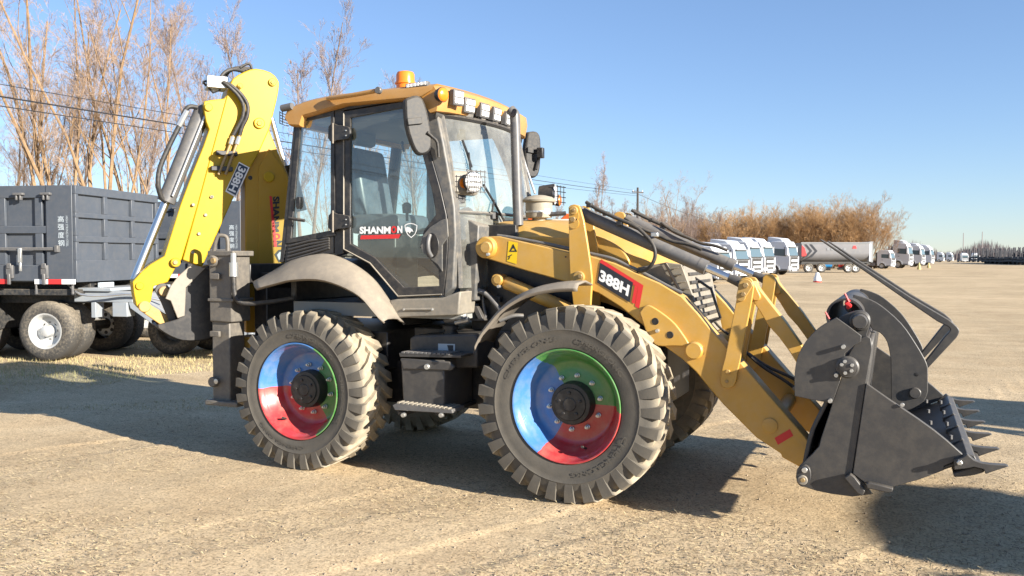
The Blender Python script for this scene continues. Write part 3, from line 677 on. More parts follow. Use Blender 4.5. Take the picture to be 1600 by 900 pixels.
# ---- front fender
fo = [(192,905),(225,845),(280,770),(350,710),(450,652),(600,612),(720,602),(850,628)]
fi = [(158,990),(178,945),(205,900),(245,850),(300,785),(370,728),(460,680),(560,655),(660,642),(760,640)]
A = smooth2(xz('I', fo, .0), 3); Bq = smooth2(xz('I', fo, .38), 3)
base = smooth2(xz('I', fi, .0), 3)
mb = MB()
mb.loft([[(x,.32,z+.015) for x,z in base], [(x,.17,z+.045) for x,z in base], [(x,.02,z+.028) for x,z in base], [(x,-.01,z) for x,z in base], [(x,-.005,z-.02) for x,z in base]])
o = mb.build('front_fender', M['fender'], mach, solid=.012, smooth=50)
mb = MB(); mb.tube(smooth_pts([at('I',300,830,.2),at('I',380,800,.25),at('I',440,800,.3)],4), .016, 8); mb.build('fender_stay', M['cyl'], o, smooth=50)
far(o)

# ---- fuel tank, tool box, step
mb = MB(); mb.plate(xz('px',[(640,528),(648,524),(740,522),(746,527),(746,575),(640,575)],.30), .30, .62); tank = mb.build('fuel_tank', M['steel'], mach, bev=.015)
p = at('px',704,518,.42); mb = MB(); mb.lathe([(-.06,.060),(0,.060),(0,.05),(.02,.05),(.02,.066),(.045,.066),(.055,.055)], p, (0,0,1), 24); mb.build('filler_neck', M['black'], tank, smooth=40)
mb = MB(); mb.tube(smooth_pts([at('H',510,228,.42),at('H',560,225,.40),at('H',605,205,.40),at('H',622,170,.40),at('H',612,100,.42),at('H',640,60,.46),at('H',690,50,.5),at('H',760,80,.54),at('H',830,165,.56)],5), .022, 10); mb.build('breather_hose', M['cyl'], mach, smooth=60)
mb = MB(); mb.lathe([(0,.032),(.07,.032)], at('H',615,210,.40), (0,0,1), 12); mb.lathe([(0,.022),(.12,.022)], at('H',570,240,.40), (.9,0,.2), 10); mb.build('hose_fitting', M['zinc'], mach)
mb = MB(); mb.tube(smooth_pts([at('H',728,80,.58),at('H',735,150,.58),at('H',745,200,.58),at('H',725,222,.58),at('H',640,220,.58)],4), .012, 8); mb.build('steel_pipe', M['cyl'], mach, smooth=50)
patch('tank_label','H',[(467,363),(566,366),(566,422),(467,424)],.296,M['greylab'],tank)
patch('tank_label_figure','H',[(520,372),(556,373),(556,412),(530,414)],.294,M['dark'],tank)
bx = xz('px',[(626,561),(694,563),(694,643),(630,640)],.10)
mb = MB(); mb.plate(bx, .10, .58); tb = mb.build('tool_box', M['steel'], mach, bev=.012)
mb = MB(); mb.plate(xz('H',[(242,450),(530,470),(560,500),(545,522),(262,514)],.085), .085, .12); lid = mb.build('lid', M['steel'], tb, bev=.008)
pin('latch','H',405,498,.085,.022,.02,M['zinc'],lid)
mb = MB(); mb.plate(xz('H',[(245,416),(610,430),(606,446),(250,440)],.12), .10, .30); o = mb.build('upper_step', M['steel'], tb, bev=.004)
for i in range(11):
    p = at('H',262+i*26,420+i*.9,.11); mb = MB(); mb.box((p.x-.012,.10,p.z-.008),(p.x+.018,.28,p.z+.014)); mb.build('tread_bar', M['cyl'], o, bev=.003)
mb = MB(); mb.plate(xz('px',[(613,633),(620,630),(706,640),(707,646),(700,646),(617,641)],.02), .02, .22); st = mb.build('lower_step', M['cyl'], mach, bev=.004)
for i in range(12):
    p = at('px',622+i*7,631+i*.85,.02); mb = MB(); mb.box((p.x-.012,.02,p.z-.004),(p.x+.012,.21,p.z+.014)); mb.build('tread_bar', M['sill'], st, bev=.003)
for x in (628,687):
    mb = MB(); p = at('px',x,643,.04); mb.box((p.x-.04,.04,p.z-.03),(p.x+.03,.6,p.z)); mb.build('step_bracket', M['black'], st, bev=.004)
    pin('bolt','px',x+4,648,.04,.018,.03,M['zinc'],st)
# ---- cab
CY = .28
cab = empty('cab', (0,0,0), 0, mach)
def pl(name, pts, m, parent, y0=CY, y1=CY+.05, k='px', Y=None, bev=.005, both=True):
    mb = MB(); mb.plate(xz(k, pts, CY if Y is None else Y), y0, y1); o = mb.build(name, m, parent, bev=bev)
    if both: far(o)
    return o
# door
din = [(547,184),(627,169),(636,182),(658,235),(675,299),(681,335),(662,360),(656,386),(685,421),(686,447),(631,449),(608,426),(585,402),(547,381)]
dout = [(536,174),(632,158),(646,170),(669,230),(688,296),(697,335),(699,363),(699,388),(697,421),(692,462),(622,466),(600,440),(577,413),(536,391)]
DI = xz('px', din, CY-.02); DO = xz('px', dout, CY-.02)
mb = MB(); mb.ring(DO, DI, CY-.02, CY+.03); door = mb.build('door', M['cabframe'], cab, bev=.005)
mb = MB(); mb.add([(x, CY-.004, z) for x, z in DI], [tuple(range(len(DI)))]); dg_ = mb.build('door_glass', M['glass'], door)
far(door)
# lower frit band, white bead, handle
mb = MB(); mb.tube([Vector((x,CY-.024,z)) for x,z in xz('px',[(537,176),(537,389),(578,411),(601,438),(622,463),(690,460)],CY-.024)], .006, 6); mb.build('door_seal', M['sill'], door, smooth=60)
ang = xz('Y', [(620,290),(640,200),(700,130),(790,75),(840,60),(850,210),(800,280),(800,500),(760,440),(680,380),(640,340)], CY-.03)
mb = MB(); mb.plate(ang, CY-.034, CY-.018); mb.build('handle_panel', M['pillar'], door, bev=.004)
p = at('Y',715,285,CY-.035); mb = MB()
mb.plate([(p.x+.062*math.cos(t)*1.0, p.z+.10*math.sin(t)) for t in [math.tau*i/20 for i in range(20)]], CY-.040, CY-.033); mb.build('handle_recess', M['black'], door, bev=.004)
mb = MB(); mb.tube(smooth_pts([(p.x-.01,CY-.05,p.z+.085),(p.x-.012,CY-.075,p.z+.03),(p.x-.008,CY-.075,p.z-.04),(p.x+.004,CY-.05,p.z-.085)],4), .017, 10); mb.build('door_handle', M['cyl'], door, smooth=60)
for y in (208, 347):
    mb = MB(); mb.plate(xz('px', smooth2([(513,y-10),(519,y-16),(526,y-13),(544,y-10),(547,y),(544,y+9),(526,y+11),(519,y+15),(512,y+8)],2), CY-.05), CY-.05, CY-.025); o = mb.build('door_hinge', M['cabframe'], door, bev=.004)
    mb = MB(); mb.tube([at('px',520,y-18,CY-.055),at('px',520,y+16,CY-.055)], .008, 8); mb.build('hinge_pin', M['fender'], o, smooth=50)
    for dy in (-4,4): pin('bolt','px',541,y+dy,CY-.05,.006,.01,M['zinc'],o)
# word and shield on the door glass
gy = CY-.012
text_on('lettering','SHANM','Y',(115,188),(372,186),(116,128),gy,M['white'],door,.05)
text_on('lettering','O','Y',(375,183),(424,182),(375,122),gy,M['red'],door,.06)
text_on('lettering','N','Y',(428,181),(470,180),(428,122),gy,M['white'],door,.05)
patch('red_bar','Y',[(128,200),(455,190),(440,225),(120,233)],gy,M['red'],door)
sh_o = [(487,115),(512,102),(540,97),(568,104),(594,117),(590,160),(575,195),(543,222),(512,195),(494,160)]
sh_i = [(494,120),(515,109),(540,104),(566,110),(587,121),(583,157),(570,190),(543,213),(518,190),(501,157)]
mb = MB(); n = len(sh_o); mb.add([at('Y',x,y,gy) for x,y in sh_o+sh_i], [(i,(i+1)%n,(i+1)%n+n,i+n) for i in range(n)])
mb.add([at('Y',x,y,gy) for x,y in [(496,140),(508,128),(530,135),(552,150),(562,172),(545,165),(528,185),(520,170),(508,172)]], [tuple(range(9))])
mb.build('shield_emblem', M['white'], door)
# rear quarter window
ri = [(470,191),(517,181),(517,360),(455,372)]; ro = [(465,181),(522,170),(524,368),(447,381)]
mb = MB(); mb.ring(xz('px',ro,CY-.01), xz('px',ri,CY-.01), CY-.015, CY+.03); rw = mb.build('quarter_window', M['cabframe'], cab, bev=.004)
mb = MB(); mb.add([(x,CY-.002,z) for x,z in xz('px',ri,CY-.01)], [(0,1,2,3)]); mb.build('window_glass', M['glass'], rw)
far(rw)
mb = MB(); mb.tube(smooth_pts([at('F',178,142,CY-.03),at('F',215,148,CY-.04),at('F',262,155,CY-.03)],3), .013, 8); mb.build('window_catch', M['rubberblk'], rw, smooth=50)
mb = MB(); mb.plate(xz('F',smooth2([(215,35),(225,25),(236,35),(232,80),(222,92),(214,80)],2),CY-.03), CY-.03, CY-.012); mb.build('window_catch', M['black'], rw, bev=.003)
pl('centre_pillar', [(523,168),(537,166),(537,396),(523,400)], M['cabframe'], cab, CY-.005, CY+.08)
pl('rear_pillar', [(461,184),(467,182),(448,382),(443,410),(438,410)], M['cabframe'], cab, CY-.01, CY+.08)
pl('roof_rail', [(462,186),(462,176),(530,162),(640,148),(665,150),(666,164),(646,168),(632,157),(530,174)], M['cabframe'], cab, CY-.008, CY+.08)
# louvre panel
pl('louvre_panel', [(447,380),(521,366),(522,396),(495,399),(458,407),(444,413)], M['cabframe'], cab, CY, CY+.04)
for i in range(5):
    t = i/4
    mb = MB(); mb.tube([at('F',182-i*3,292+t*78,CY-.008),at('F',290,268+t*72-4,CY-.012),at('F',396,250+t*62-10*t,CY-.008)], .010, 6); mb.build('louvre_slat', M['steel'], cab, smooth=50)
# A pillar and lower body
pl('front_pillar', [(650,152),(668,160),(684,176),(694,225),(704,280),(711,325),(713,372),(709,450),(694,464),(698,421),(700,388),(699,340),(689,296),(670,230),(648,172)], M['pillar'], cab, CY-.012, CY+.09, bev=.012)
pl('sill_panel', [(611,469),(624,467),(694,465),(712,458),(722,455),(719,492),(621,497)], M['sill'], cab, CY-.03, CY+.25, bev=.012)
mb = MB(); mb.tube([at('F',800,636,CY-.032),at('F',955,634,CY-.032)], .012, 8); mb.build('sill_strip', M['sill'], cab, smooth=50)
for x in (803,955): pin('bolt','F',x,635,CY-.03,.010,.014,M['zinc'],cab)
# cab back and floor
mb = MB(); mb.box((-2.62,CY+.05,1.25),(-1.0,mir(CY+.05),1.36)); mb.build('cab_floor', M['int'], cab)
q0 = at('px',455,374,CY); 
mb = MB(); mb.box((q0.x-.06,CY+.06,1.36),(q0.x+.0,mir(CY+.06),1.72)); mb.build('rear_wall', M['cabframe'], cab, bev=.01)
# windscreen (bowed) with gasket
wp = xz('px', [(690,180),(696,212),(702,246),(708,290),(713,331),(717,390),(719,450)], .34)
rows = []
for k in range(13):
    u = k/12; Y = .34+(mir(.34)-.34)*u; bow = .16*(1-(2*u-1)**2)
    rows.append([(x+bow, Y, z) for x, z in wp])
mb = MB(); mb.loft(rows); ws = mb.build('windscreen', M['screen'], cab, smooth=50)
mb = MB(); mb.tube([Vector(r[0]) for r in rows], .022, 6); mb.build('gasket', M['rubberblk'], ws, smooth=50)
for r_ in (rows[0], rows[-1]):
    mb = MB(); mb.tube([Vector(p) for p in r_], .022, 6); mb.build('gasket', M['pillar'], ws, smooth=50)
mb = MB(); mb.tube([Vector(r[4])+Vector((.01,0,0)) for r in rows], .014, 6); mb.build('screen_bar', M['pillar'], ws, smooth=50)
def onscreen(k, x, y, lift=.02):
    "point on the bowed windscreen seen at x, y"
    v = ray(*pp(k,x,y)); best = None
    for i in range(80):
        Y = .34+(mir(.34)-.34)*i/79; p = CAM+v*((Y-CAM.y)/v.y); u = i/79
        zs = [q[1] for q in wp]; z = min(max(p.z, zs[-1]), zs[0])
        for j in range(len(wp)-1):
            if wp[j][1] >= z >= wp[j+1][1]:
                t = (wp[j][1]-z)/(wp[j][1]-wp[j+1][1]+1e-9); X = wp[j][0]+(wp[j+1][0]-wp[j][0])*t; break
        e = abs(p.x-(X+.16*(1-(2*u-1)**2)))
        if best is None or e < best[0]: best = (e, p)
    return best[1]+Vector((lift,0,0))
for blade, armp in (([(808,335),(828,390),(848,455)], [(828,390),(836,470)]), ([(900,530),(945,605),(992,690)], [(940,600),(930,650)])):
    mb = MB(); mb.tube([onscreen('E',x,y,.03) for x,y in blade], .010, 6); wo = mb.build('wiper', M['black'], ws, smooth=50)
    mb = MB(); mb.tube([onscreen('E',x,y,.045) for x,y in armp], .008, 6); mb.build('wiper_arm', M['black'], wo)
p = at('px',769,342,.75); mb = MB(); mb.lathe([(0,.05),(.05,.05),(.06,.03)], p, (0,0,1), 12); mb.build('wiper_motor', M['black'], cab)
# cowl below the screen
mb = MB(); mb.plate(xz('px',[(712,331),(748,352),(742,470),(718,470)],.45), .45, mir(.45)); mb.build('cowl', M['pillar'], cab, bev=.01)

# roof
rl = smooth2(xz('E', [(42,222),(46,196),(70,178),(160,147),(340,119),(560,95),(690,82)], .20), 3)
rb = xz('E', [(45,245),(58,272),(105,274),(118,232),(300,180),(560,156),(640,150)], .20)
def roof_row(Y, drop, pull):
    u = (Y-.20)/(mir(.20)-.20)
    crown = .02*math.sin(math.pi*u); bow = .065*(1-(2*u-1)**2)
    return [(x+(bow if x > -1.6 else 0)+pull*0, Y, z-drop+crown) for x, z in rl+[rl[-1]]*0]+[(x+(bow if x > -1.6 else 0), Y, z+drop*.3) for x, z in rb[::-1]]
Ys = [.20,.215,.26]+[.26+(mir(.26)-.26)*i/8 for i in range(1,8)]+[mir(.26),mir(.215),.0+mir(.20)]
dr = [.05,.02,0]+[0]*7+[0,.02,.05]
mb = MB(); rr_ = [roof_row(y,d,0) for y,d in zip(Ys,dr)]; mb.loft(rr_, close=True); n = len(rr_[0])
mb.f += [tuple(range(n)), tuple(range((len(rr_)-1)*n, len(rr_)*n))]; mb.m += [0,0]
roof = mb.build('roof', M['roof'], cab, smooth=38)
# front brow with the lamp pod
b0 = at('E',640,172,.22); 
fx = rl[-1][0]
rows = []
for k in range(15):
    u = k/14; Y = .22+(mir(.22)-.22)*u; bow = .065*(1-(2*u-1)**2)
    z1 = rl[-1][1]+.02*math.sin(math.pi*u)-.005; ed = .035 if k in (0,14) else 0
    pod = -.06 if (k < 4 or k > 10) else 0.02
    rows.append([(fx-.10,Y,z1-ed*.3),(fx+bow+.0,Y,z1-ed*.5),(fx+bow+.075-ed,Y,z1-.04-ed),(fx+bow+.085-ed,Y,z1-.10),(fx+bow+.06-ed,Y,z1-.15+pod),(fx+bow-.03,Y,z1-.16+pod),(fx-.10,Y,z1-.14)])
mb = MB(); mb.loft(rows, close=True); mb.f += [tuple(range(7)), tuple(range(14*7,15*7))]; mb.m += [0,0]
mb.build('roof_brow', M['roof'], roof, smooth=40)
# beacon, light bar, antenna tubes
p = at('E',572,92,.45); mb = MB(); mb.lathe([(-.03,.075),(0,.075),(.005,.085),(.02,.085),(.022,.077),(.08,.075),(.10,.066),(.108,.04),(.11,.002)], p, (0,0,1), 28, cap=False); mb.build('beacon', M['orangelens'], roof, smooth=40)
p = at('E',625,97,.24); mb = MB(); mb.box((p.x-.02,.23,p.z-.02),(p.x+.01,.50,p.z+.045)) if False else mb.plate([(p.x-.10,p.z-.025),(p.x+.10,p.z-.012),(p.x+.10,p.z+.03),(p.x-.10,p.z+.022)], .22, .27)
lb_ = mb.build('light_bar', M['cyl'], roof, bev=.005)
for i in range(6):
    mb = MB(); x = p.x-.085+i*.030; mb.box((x,.212,p.z-.010+.002*i),(x+.024,.222,p.z+.016+.002*i)); mb.build('light_cell', M['whitelens'], lb_, bev=.002)
mb = MB(); mb.tube(smooth_pts([at('E',230,152,.18),at('E',330,138,.14),at('E',440,118,.12)],3), .018, 10); mb.build('rain_gutter_tube', M['roof'], roof, smooth=60)
pin('tube_cap','E',458,117,.12,.028,.03,M['cyl'],roof)
mb = MB(); mb.tube([at('E',30,195,.20),at('E',75,185,.2)], .03, 10); mb.build('rear_lamp', M['cyl'], roof, smooth=40)
mb = MB()
for i in range(5): mb.tube([at('E',20,212+i*12,.22),at('E',44,222+i*12,.2),at('E',60,232+i*10,.24)], .004, 5)
for x in (20,32): mb.tube([at('E',x,208,.22),at('E',x,262,.22)], .004, 5)
mb.build('lamp_cage', M['cyl'], roof)
# corner lamp pod on the brow: amber round and caged white
def on_brow(k, x, y):
    v = ray(*pp(k,x,y)); best = None
    for i in range(100):
        Y = .2+(mir(.2)-.2)*i/99; q = CAM+v*((Y-CAM.y)/v.y); u = (Y-.22)/(mir(.22)-.22); X = fx+.065*(1-(2*u-1)**2)+.085
        if best is None or abs(q.x-X) < best[0]: best = (abs(q.x-X), q)
    return best[1]
def lamp_round(name, p, n, r, m, parent, dp=.05):
    mb = MB(); mb.lathe([(-dp,r*.8),(-.01,r),(.0,r),(.004,r*.96)], p, n, 24, cap=True); o = mb.build(name, M['black'], parent, smooth=35)
    mb = MB(); mb.lathe([(.002,r*.94),(.012,r*.86),(.02,r*.6),(.024,r*.01)], p, n, 24, cap=False); mb.build('lens', m, o, smooth=60); return o
nl = Vector((.93,-.33,-.05)).normalized()
p = on_brow('E',732,135); lamp_round('corner_lamp', p+nl*.012, nl, .058, M['orangelens'], roof)
p = on_brow('E',788,150); mb = MB(); tgt = Vector((-.33*-1,.93,0)).normalized()
sd = Vector((.33,.93,0)).normalized(); upv = Vector((0,0,1))
def slab(c_, w, h, n, th, name, m, parent, bev=.006):
    n = Vector(n).normalized(); s_ = Vector((0,0,1)).cross(n).normalized(); u_ = n.cross(s_); mb = MB(); v = []
    for d in (0, th):
        for a_, b_ in ((-1,-1),(1,-1),(1,1),(-1,1)): v.append(Vector(c_)+s_*a_*w/2+u_*b_*h/2+n*d)
    mb.add(v, [(0,3,2,1),(4,5,6,7),(0,1,5,4),(1,2,6,5),(2,3,7,6),(3,0,4,7)]); return mb.build(name, m, parent, bev=bev)
def led(c_, w, h, n, parent, name='work_lamp', m='whitelens'):
    n = Vector(n).normalized(); o = slab(c_, w, h, n, .05, name, M['cyl'], parent)
    s_ = Vector((0,0,1)).cross(n).normalized(); u_ = n.cross(s_)
    for i in range(3):
        for j in range(2):
            slab(Vector(c_)+n*.05+s_*(i-1)*w*.29+u_*(j-.5)*h*.42, w*.25, h*.36, n, .008, 'lamp_cell', M[m], o, .003)
    return o
led(p+nl*.0, .11, .12, nl, roof, 'corner_lamp')
for x, y in ((848,183),(914,205),(967,222),(1018,241)):
    q = on_brow('E',x,y); u = (q.y-YC)/.86; n_ = Vector((.96,.30*u,-.12)).normalized()
    led(q-n_*.03, .135, .12, n_, roof)
# visor strip above the screen
mb = MB(); mb.loft([[(fx+.065*(1-(2*u-1)**2)+.02,.25+(mir(.25)-.25)*u,rl[-1][1]-.16) for u in [i/12 for i in range(13)]],[(fx+.065*(1-(2*u-1)**2)-.005,.25+(mir(.25)-.25)*u,rl[-1][1]-.26) for u in [i/12 for i in range(13)]]])
mb.build('visor_strip', M['pillar'], roof, solid=.015, smooth=50)

# mirrors
def mirror(cx, cy_, cz, rot, arm_pts, parent):
    mb = MB(); pts = smooth2([(-.075,.20),(.03,.22),(.085,.15),(.10,-.08),(.075,-.20),(0,-.235),(-.06,-.19),(-.095,0),(-.075,.20)], 3)[:-1]
    mb.plate([(a*1.0, b) for a, b in pts], -.035, .035)
    o = mb.build('mirror', M['rubberblk'], parent, bev=.018); o.location = (cx, cy_, cz); o.rotation_euler = rot
    mb = MB(); mb.plate(smooth2([(-.06,.17),(.03,.18),(.07,.12),(.08,-.08),(.06,-.17),(0,-.20),(-.05,-.16),(-.075,0),(-.06,.17)],3)[:-1], .036, .040); mb.build('mirror_glass', M['chrome'], o)
    mb = MB(); mb.tube(arm_pts, .012, 8); mb.build('mirror_arm', M['zinc'] if cy_ > 1 else M['rubberblk'], parent, smooth=50)
    mb = MB(); mb.box((-.085,-.055,.0),(.03,-.034,.05)); mb.build('mirror_clamp', M['rubberblk'], o, bev=.004)
    return o
p = at('E',622,268,.14); mirror(p.x, .14, p.z, (0,math.radians(-9),math.radians(48)), smooth_pts([at('E',668,300,.16),at('E',690,320,.20),at('E',712,345,.24),at('E',718,410,.25)],3), cab)
p = at('O',712,490,2.12); mirror(p.x, 2.12, p.z, (0,math.radians(4),math.radians(62)), [at('O',640,420,1.95),at('O',680,560,1.92),at('O',735,722,1.9)], cab)
p = at('O',768,484,2.1); mb = MB(); mb.box((p.x-.03,p.y-.03,p.z-.05),(p.x+.03,p.y+.03,p.z+.05)); mb.build('side_lamp', M['black'], cab, bev=.006)
mb = MB(); mb.tube(smooth_pts([at('O',760,500,2.12),at('O',750,540,2.12),at('O',740,580,2.1)],3), .016, 8); mb.build('mirror_bracket', M['black'], cab)
# head lamps in front of the screen
nl2 = Vector((.86,-.5,0)).normalized()
p = at('E',800,520,.42); br_ = slab(at('E',810,600,.40)-nl2*.06, .14, .10, nl2, .05, 'lamp_bracket', M['pillar'], cab)
slab(at('E',812,592,.40)-nl2*.0, .08, .07, nl2, .012, 'bracket_opening', M['black'], br_)
hl = slab(at('E',845,522,.40)-nl2*.10, .25, .19, nl2, .08, 'head_lamp', M['sill'], cab, .03)
lamp_round('turn_lamp', at('E',822,524,.40)+nl2*.0, nl2, .066, M['orangelens'], hl); lamp_round('main_lamp', at('E',868,518,.40)+nl2*.012, nl2, .085, M['whitelens'], hl)
mb = MB(); cc = at('E',868,518,.40)+nl2*.05; s_ = Vector((0,0,1)).cross(nl2)
for i in range(-2,3): mb.tube([cc+s_*i*.04+Vector((0,0,-.09)),cc+s_*i*.04+Vector((0,0,.09))], .0035, 5); mb.tube([cc-s_*.09+Vector((0,0,i*.04)),cc+s_*.09+Vector((0,0,i*.04))], .0035, 5)
mb.build('lamp_guard', M['cyl'], hl)
p = at('px',858,304,1.78); nl3 = Vector((.93,.2,0)).normalized()
hf = lamp_round('head_lamp', p+nl3*.05, nl3, .10, M['whitelens'], cab, .14)
lamp_round('turn_lamp', p+Vector((.06,.10,-.05)), nl3, .055, M['orangelens'], hf)
mb = MB(); mb.tube([p, p+Vector((-.05,0,-.25))], .02, 8); mb.build('lamp_stalk', M['black'], hf)
mb = MB()
for i in range(4): mb.tube([at('px',866+i*5,288+i,1.7),at('px',866+i*5,318+i,1.7)], .004, 5); mb.tube([at('px',864,290+i*8,1.7),at('px',884,293+i*8,1.7)], .004, 5)
mb.build('lamp_guard', M['black'], hf)

# exhaust, air pre-cleaner, orange guard, hood-top parts
ey = .72
mb = MB(); mb.tube(smooth_pts([at('px',810,352,ey),at('px',808,300,ey),at('px',806,230,ey),at('px',804.5,185,ey),at('px',803,177,ey)],4)+[at('px',801,173,ey-.0)+Vector((-.02,0,.01))], .041, 20, cap=False)
ex = mb.build('exhaust_pipe', M['cyl'], mach, smooth=50)
mb = MB(); mb.lathe([(0,.036),(.01,.036)], at('px',803,177,ey-.04), (-.4,-.9,.3), 20); mb.build('pipe_mouth', M['black'], ex)
p = at('px',842,347,.95)
mb = MB(); mb.lathe([(-.10,.055),(.03,.055),(.035,.105),(.05,.11),(.16,.112),(.165,.135),(.18,.14),(.205,.11),(.22,.05),(.222,.002)], p, (0,0,1), 28, cap=False); pcn = mb.build('air_precleaner', M['beige'], mach, smooth=35)
mb = MB(); mb.lathe([(.075,.116),(.09,.116)], p, (0,0,1), 28); mb.build('clamp_band', M['zinc'], pcn)
slab(at('I',580,190,.84), .05, .045, (.3,-.95,0), .008, 'warning_tag', M['white'], pcn)
mb = MB(); mb.tube([at('I',560,205,.9),at('I',620,205,.95),at('I',690,200,1.0)], .018, 8); mb.build('clamp_bolt', M['black'], pcn)
for pts_, Y in (([(465,215),(520,212),(522,250),(465,250)],1.3),([(640,250),(690,200),(720,205),(720,262)],1.25)):
    mb = MB(); mb.plate(xz('I',pts_,Y), Y, Y+.12); mb.build('orange_cover', M['orange'], mach, bev=.01)
mb = MB(); mb.box((-.2,0,0),(.6,.03,.02)); q_ = mb.build('hood_hinge_bar', M['white'], mach); q_.location = at('I',440,252,1.0)

# rear fender: rounded shell over the rear wheel
up = smooth2(xz('F', [(-5,492),(100,432),(200,373),(330,340),(420,345),(520,388),(620,462),(690,552),(780,698)], .24), 3)
lo = smooth2(xz('F', [(0,522),(110,492),(190,474),(330,470),(450,502),(560,562),(630,640),(665,680),(690,702)], .0), 3)
n = min(len(up), len(lo)); up, lo = up[:n], lo[:n]
mb = MB()
R_ = []
for t, y, lift in ((0,.30,-.02),(0,.24,0),(.12,.20,.018),(.35,.14,.022),(.65,.06,.02),(.9,.01,.006),(1,.0,0),(1.0,.014,-.012)):
    R_.append([(a[0]+(b_[0]-a[0])*t, y, a[1]+(b_[1]-a[1])*t+lift) for a, b_ in zip(up, lo)])
mb.loft(R_); o = mb.build('rear_fender', M['fender'], mach, solid=.014, smooth=60); far(o)
mb = MB(); mb.loft([[(x,.30,z-.03) for x,z in up],[(x,.75,z-.05) for x,z in up]]); o = mb.build('wheel_arch', M['black'], mach, solid=.02); far(o)

# cab interior
seat = empty('seat', (0,0,0), 0, cab)
p = at('E',420,640,.95)
mb = MB(); mb.box((p.x-.10,.72,p.z-.22),(p.x+.42,1.30,p.z-.05)); mb.build('seat_cushion', M['blueseat'], seat, bev=.05)
mb = MB(); mb.plate([(p.x-.08,p.z-.08),(p.x+.08,p.z-.08),(p.x-.04,p.z+.55),(p.x-.16,p.z+.55)], .76, 1.26); mb.build('seat_back', M['blueseat'], seat, bev=.05)
mb = MB(); mb.box((p.x-.17,.86,p.z+.58),(p.x-.06,1.16,p.z+.82)); mb.build('head_rest', M['int'], seat, bev=.04)
mb = MB(); mb.box((p.x-.05,.8,1.36),(p.x+.35,1.2,p.z-.22)); mb.build('seat_base', M['black'], seat, bev=.02)
mb = MB(); mb.tube([(-1.22,YC,1.4),(-1.38,YC,1.95)], .06, 12); so_ = mb.build('steering_column', M['black'], cab, smooth=40)
mb = MB(); mb.tube([Vector((-1.42,YC,1.99))+Vector((.10*math.cos(t),.20*math.sin(t),.17*math.cos(t))) for t in [math.tau*i/20 for i in range(21)]], .016, 8, cap=False); mb.build('steering_wheel', M['black'], so_, smooth=60)
mb = MB(); mb.box((-1.16,.8,1.36),(-1.02,1.4,1.72)); mb.build('dash_panel', M['int'], cab, bev=.03)
mb = MB(); mb.tube([at('E',580,690,.6),at('E',578,640,.6)], .012, 8); mb.lathe([(-.03,.035),(.04,.04),(.06,.02)], at('E',578,640,.6), (0,0,1), 14); mb.build('control_lever', M['black'], cab, smooth=40)
mb = MB(); mb.box((-2.5,CY+.1,2.86),(-1.15,mir(CY+.1),2.92)); mb.build('roof_lining', M['int'], cab, bev=.02)
mb = MB(); mb.tube(smooth_pts([at('E',557,340,1.2),at('E',560,365,1.2),at('E',566,385,1.2)],3), .012, 6); mb.build('ceiling_hook', M['black'], cab)

# ---- stabilizer legs
SY0, SY1 = .12, .36
def rect(k, x0, y0, x1, y1, Y): return xz(k, [(x0,y0),(x1,y0),(x1,y1),(x0,y1)], Y)
def vbox(x0, x1, yt, yb, Y0, Y1, ):
    a_ = at('px',x0,yt,Y0); b_ = at('px',x1,yb,Y0); return (a_.x,Y0,b_.z),(b_.x,Y1,a_.z)
mb = MB(); mb.box(*vbox(326,362,395,504,SY0,SY1)); leg = mb.build('stabilizer', M['leg'], mach, bev=.012)
mb = MB(); mb.box(*vbox(331,360,500,628,SY0+.025,SY1-.025)); mb.build('inner_leg', M['leg'], leg, bev=.01)
mb = MB(); mb.box(*vbox(320,370,625,637,SY0-.04,SY1+.04)); mb.build('foot', M['leg'], leg, bev=.01)
a_, b_ = vbox(324,364,392,400,SY0-.012,SY1+.012); mb = MB(); mb.box(a_, b_); mb.build('collar', M['leg'], leg, bev=.006); a_, b_ = vbox(324,364,466,472,SY0-.012,SY1+.012); mb = MB(); mb.box(a_, b_); mb.build('collar', M['leg'], leg, bev=.006)
pin('leg_pin','D',386,270,SY0,.05,.04,M['leg'],leg,n=28); pin('leg_pin','D',386,268,SY0-.04,.025,.02,M['bronze'],leg)
pin('leg_pin','D',392,740,SY0+.025,.045,.05,M['leg'],leg,n=28); pin('pin_hole','D',394,740,SY0-.025,.022,.004,M['zinc'],leg)
for y in (330,555):
    a_, b_ = vbox(180+368/2.5,180+405/2.5,300+(y-12)/2.5,300+(y+12)/2.5,SY0-.03,SY0-.002); mb = MB(); mb.box(a_, b_); mb.build('wear_pad', M['leg'], leg, bev=.006)
mb = MB(); mb.tube(smooth_pts([at('D',385,235,.2),at('D',398,178,.2),at('D',418,170,.22),at('D',438,182,.24),at('D',440,235,.24)],4), .017, 8); mb.build('lifting_loop', M['leg'], leg, smooth=60)
mb = MB(); mb.tube(smooth_pts([at('D',455,275,.10),at('D',462,330,.09),at('D',465,390,.09),at('D',480,425,.10),at('D',520,436,.14),at('D',600,430,.22),at('D',700,415,.3)],4), .022, 8); mb.build('hose', M['rubberblk'], leg, smooth=60)
mb = MB(); mb.lathe([(0,.038),(.12,.038),(.12,.025),(.2,.025)], at('D',463,330,.09), (0,0,1), 12); mb.build('hose_fitting', M['zinc'], leg, smooth=40)
far(leg)
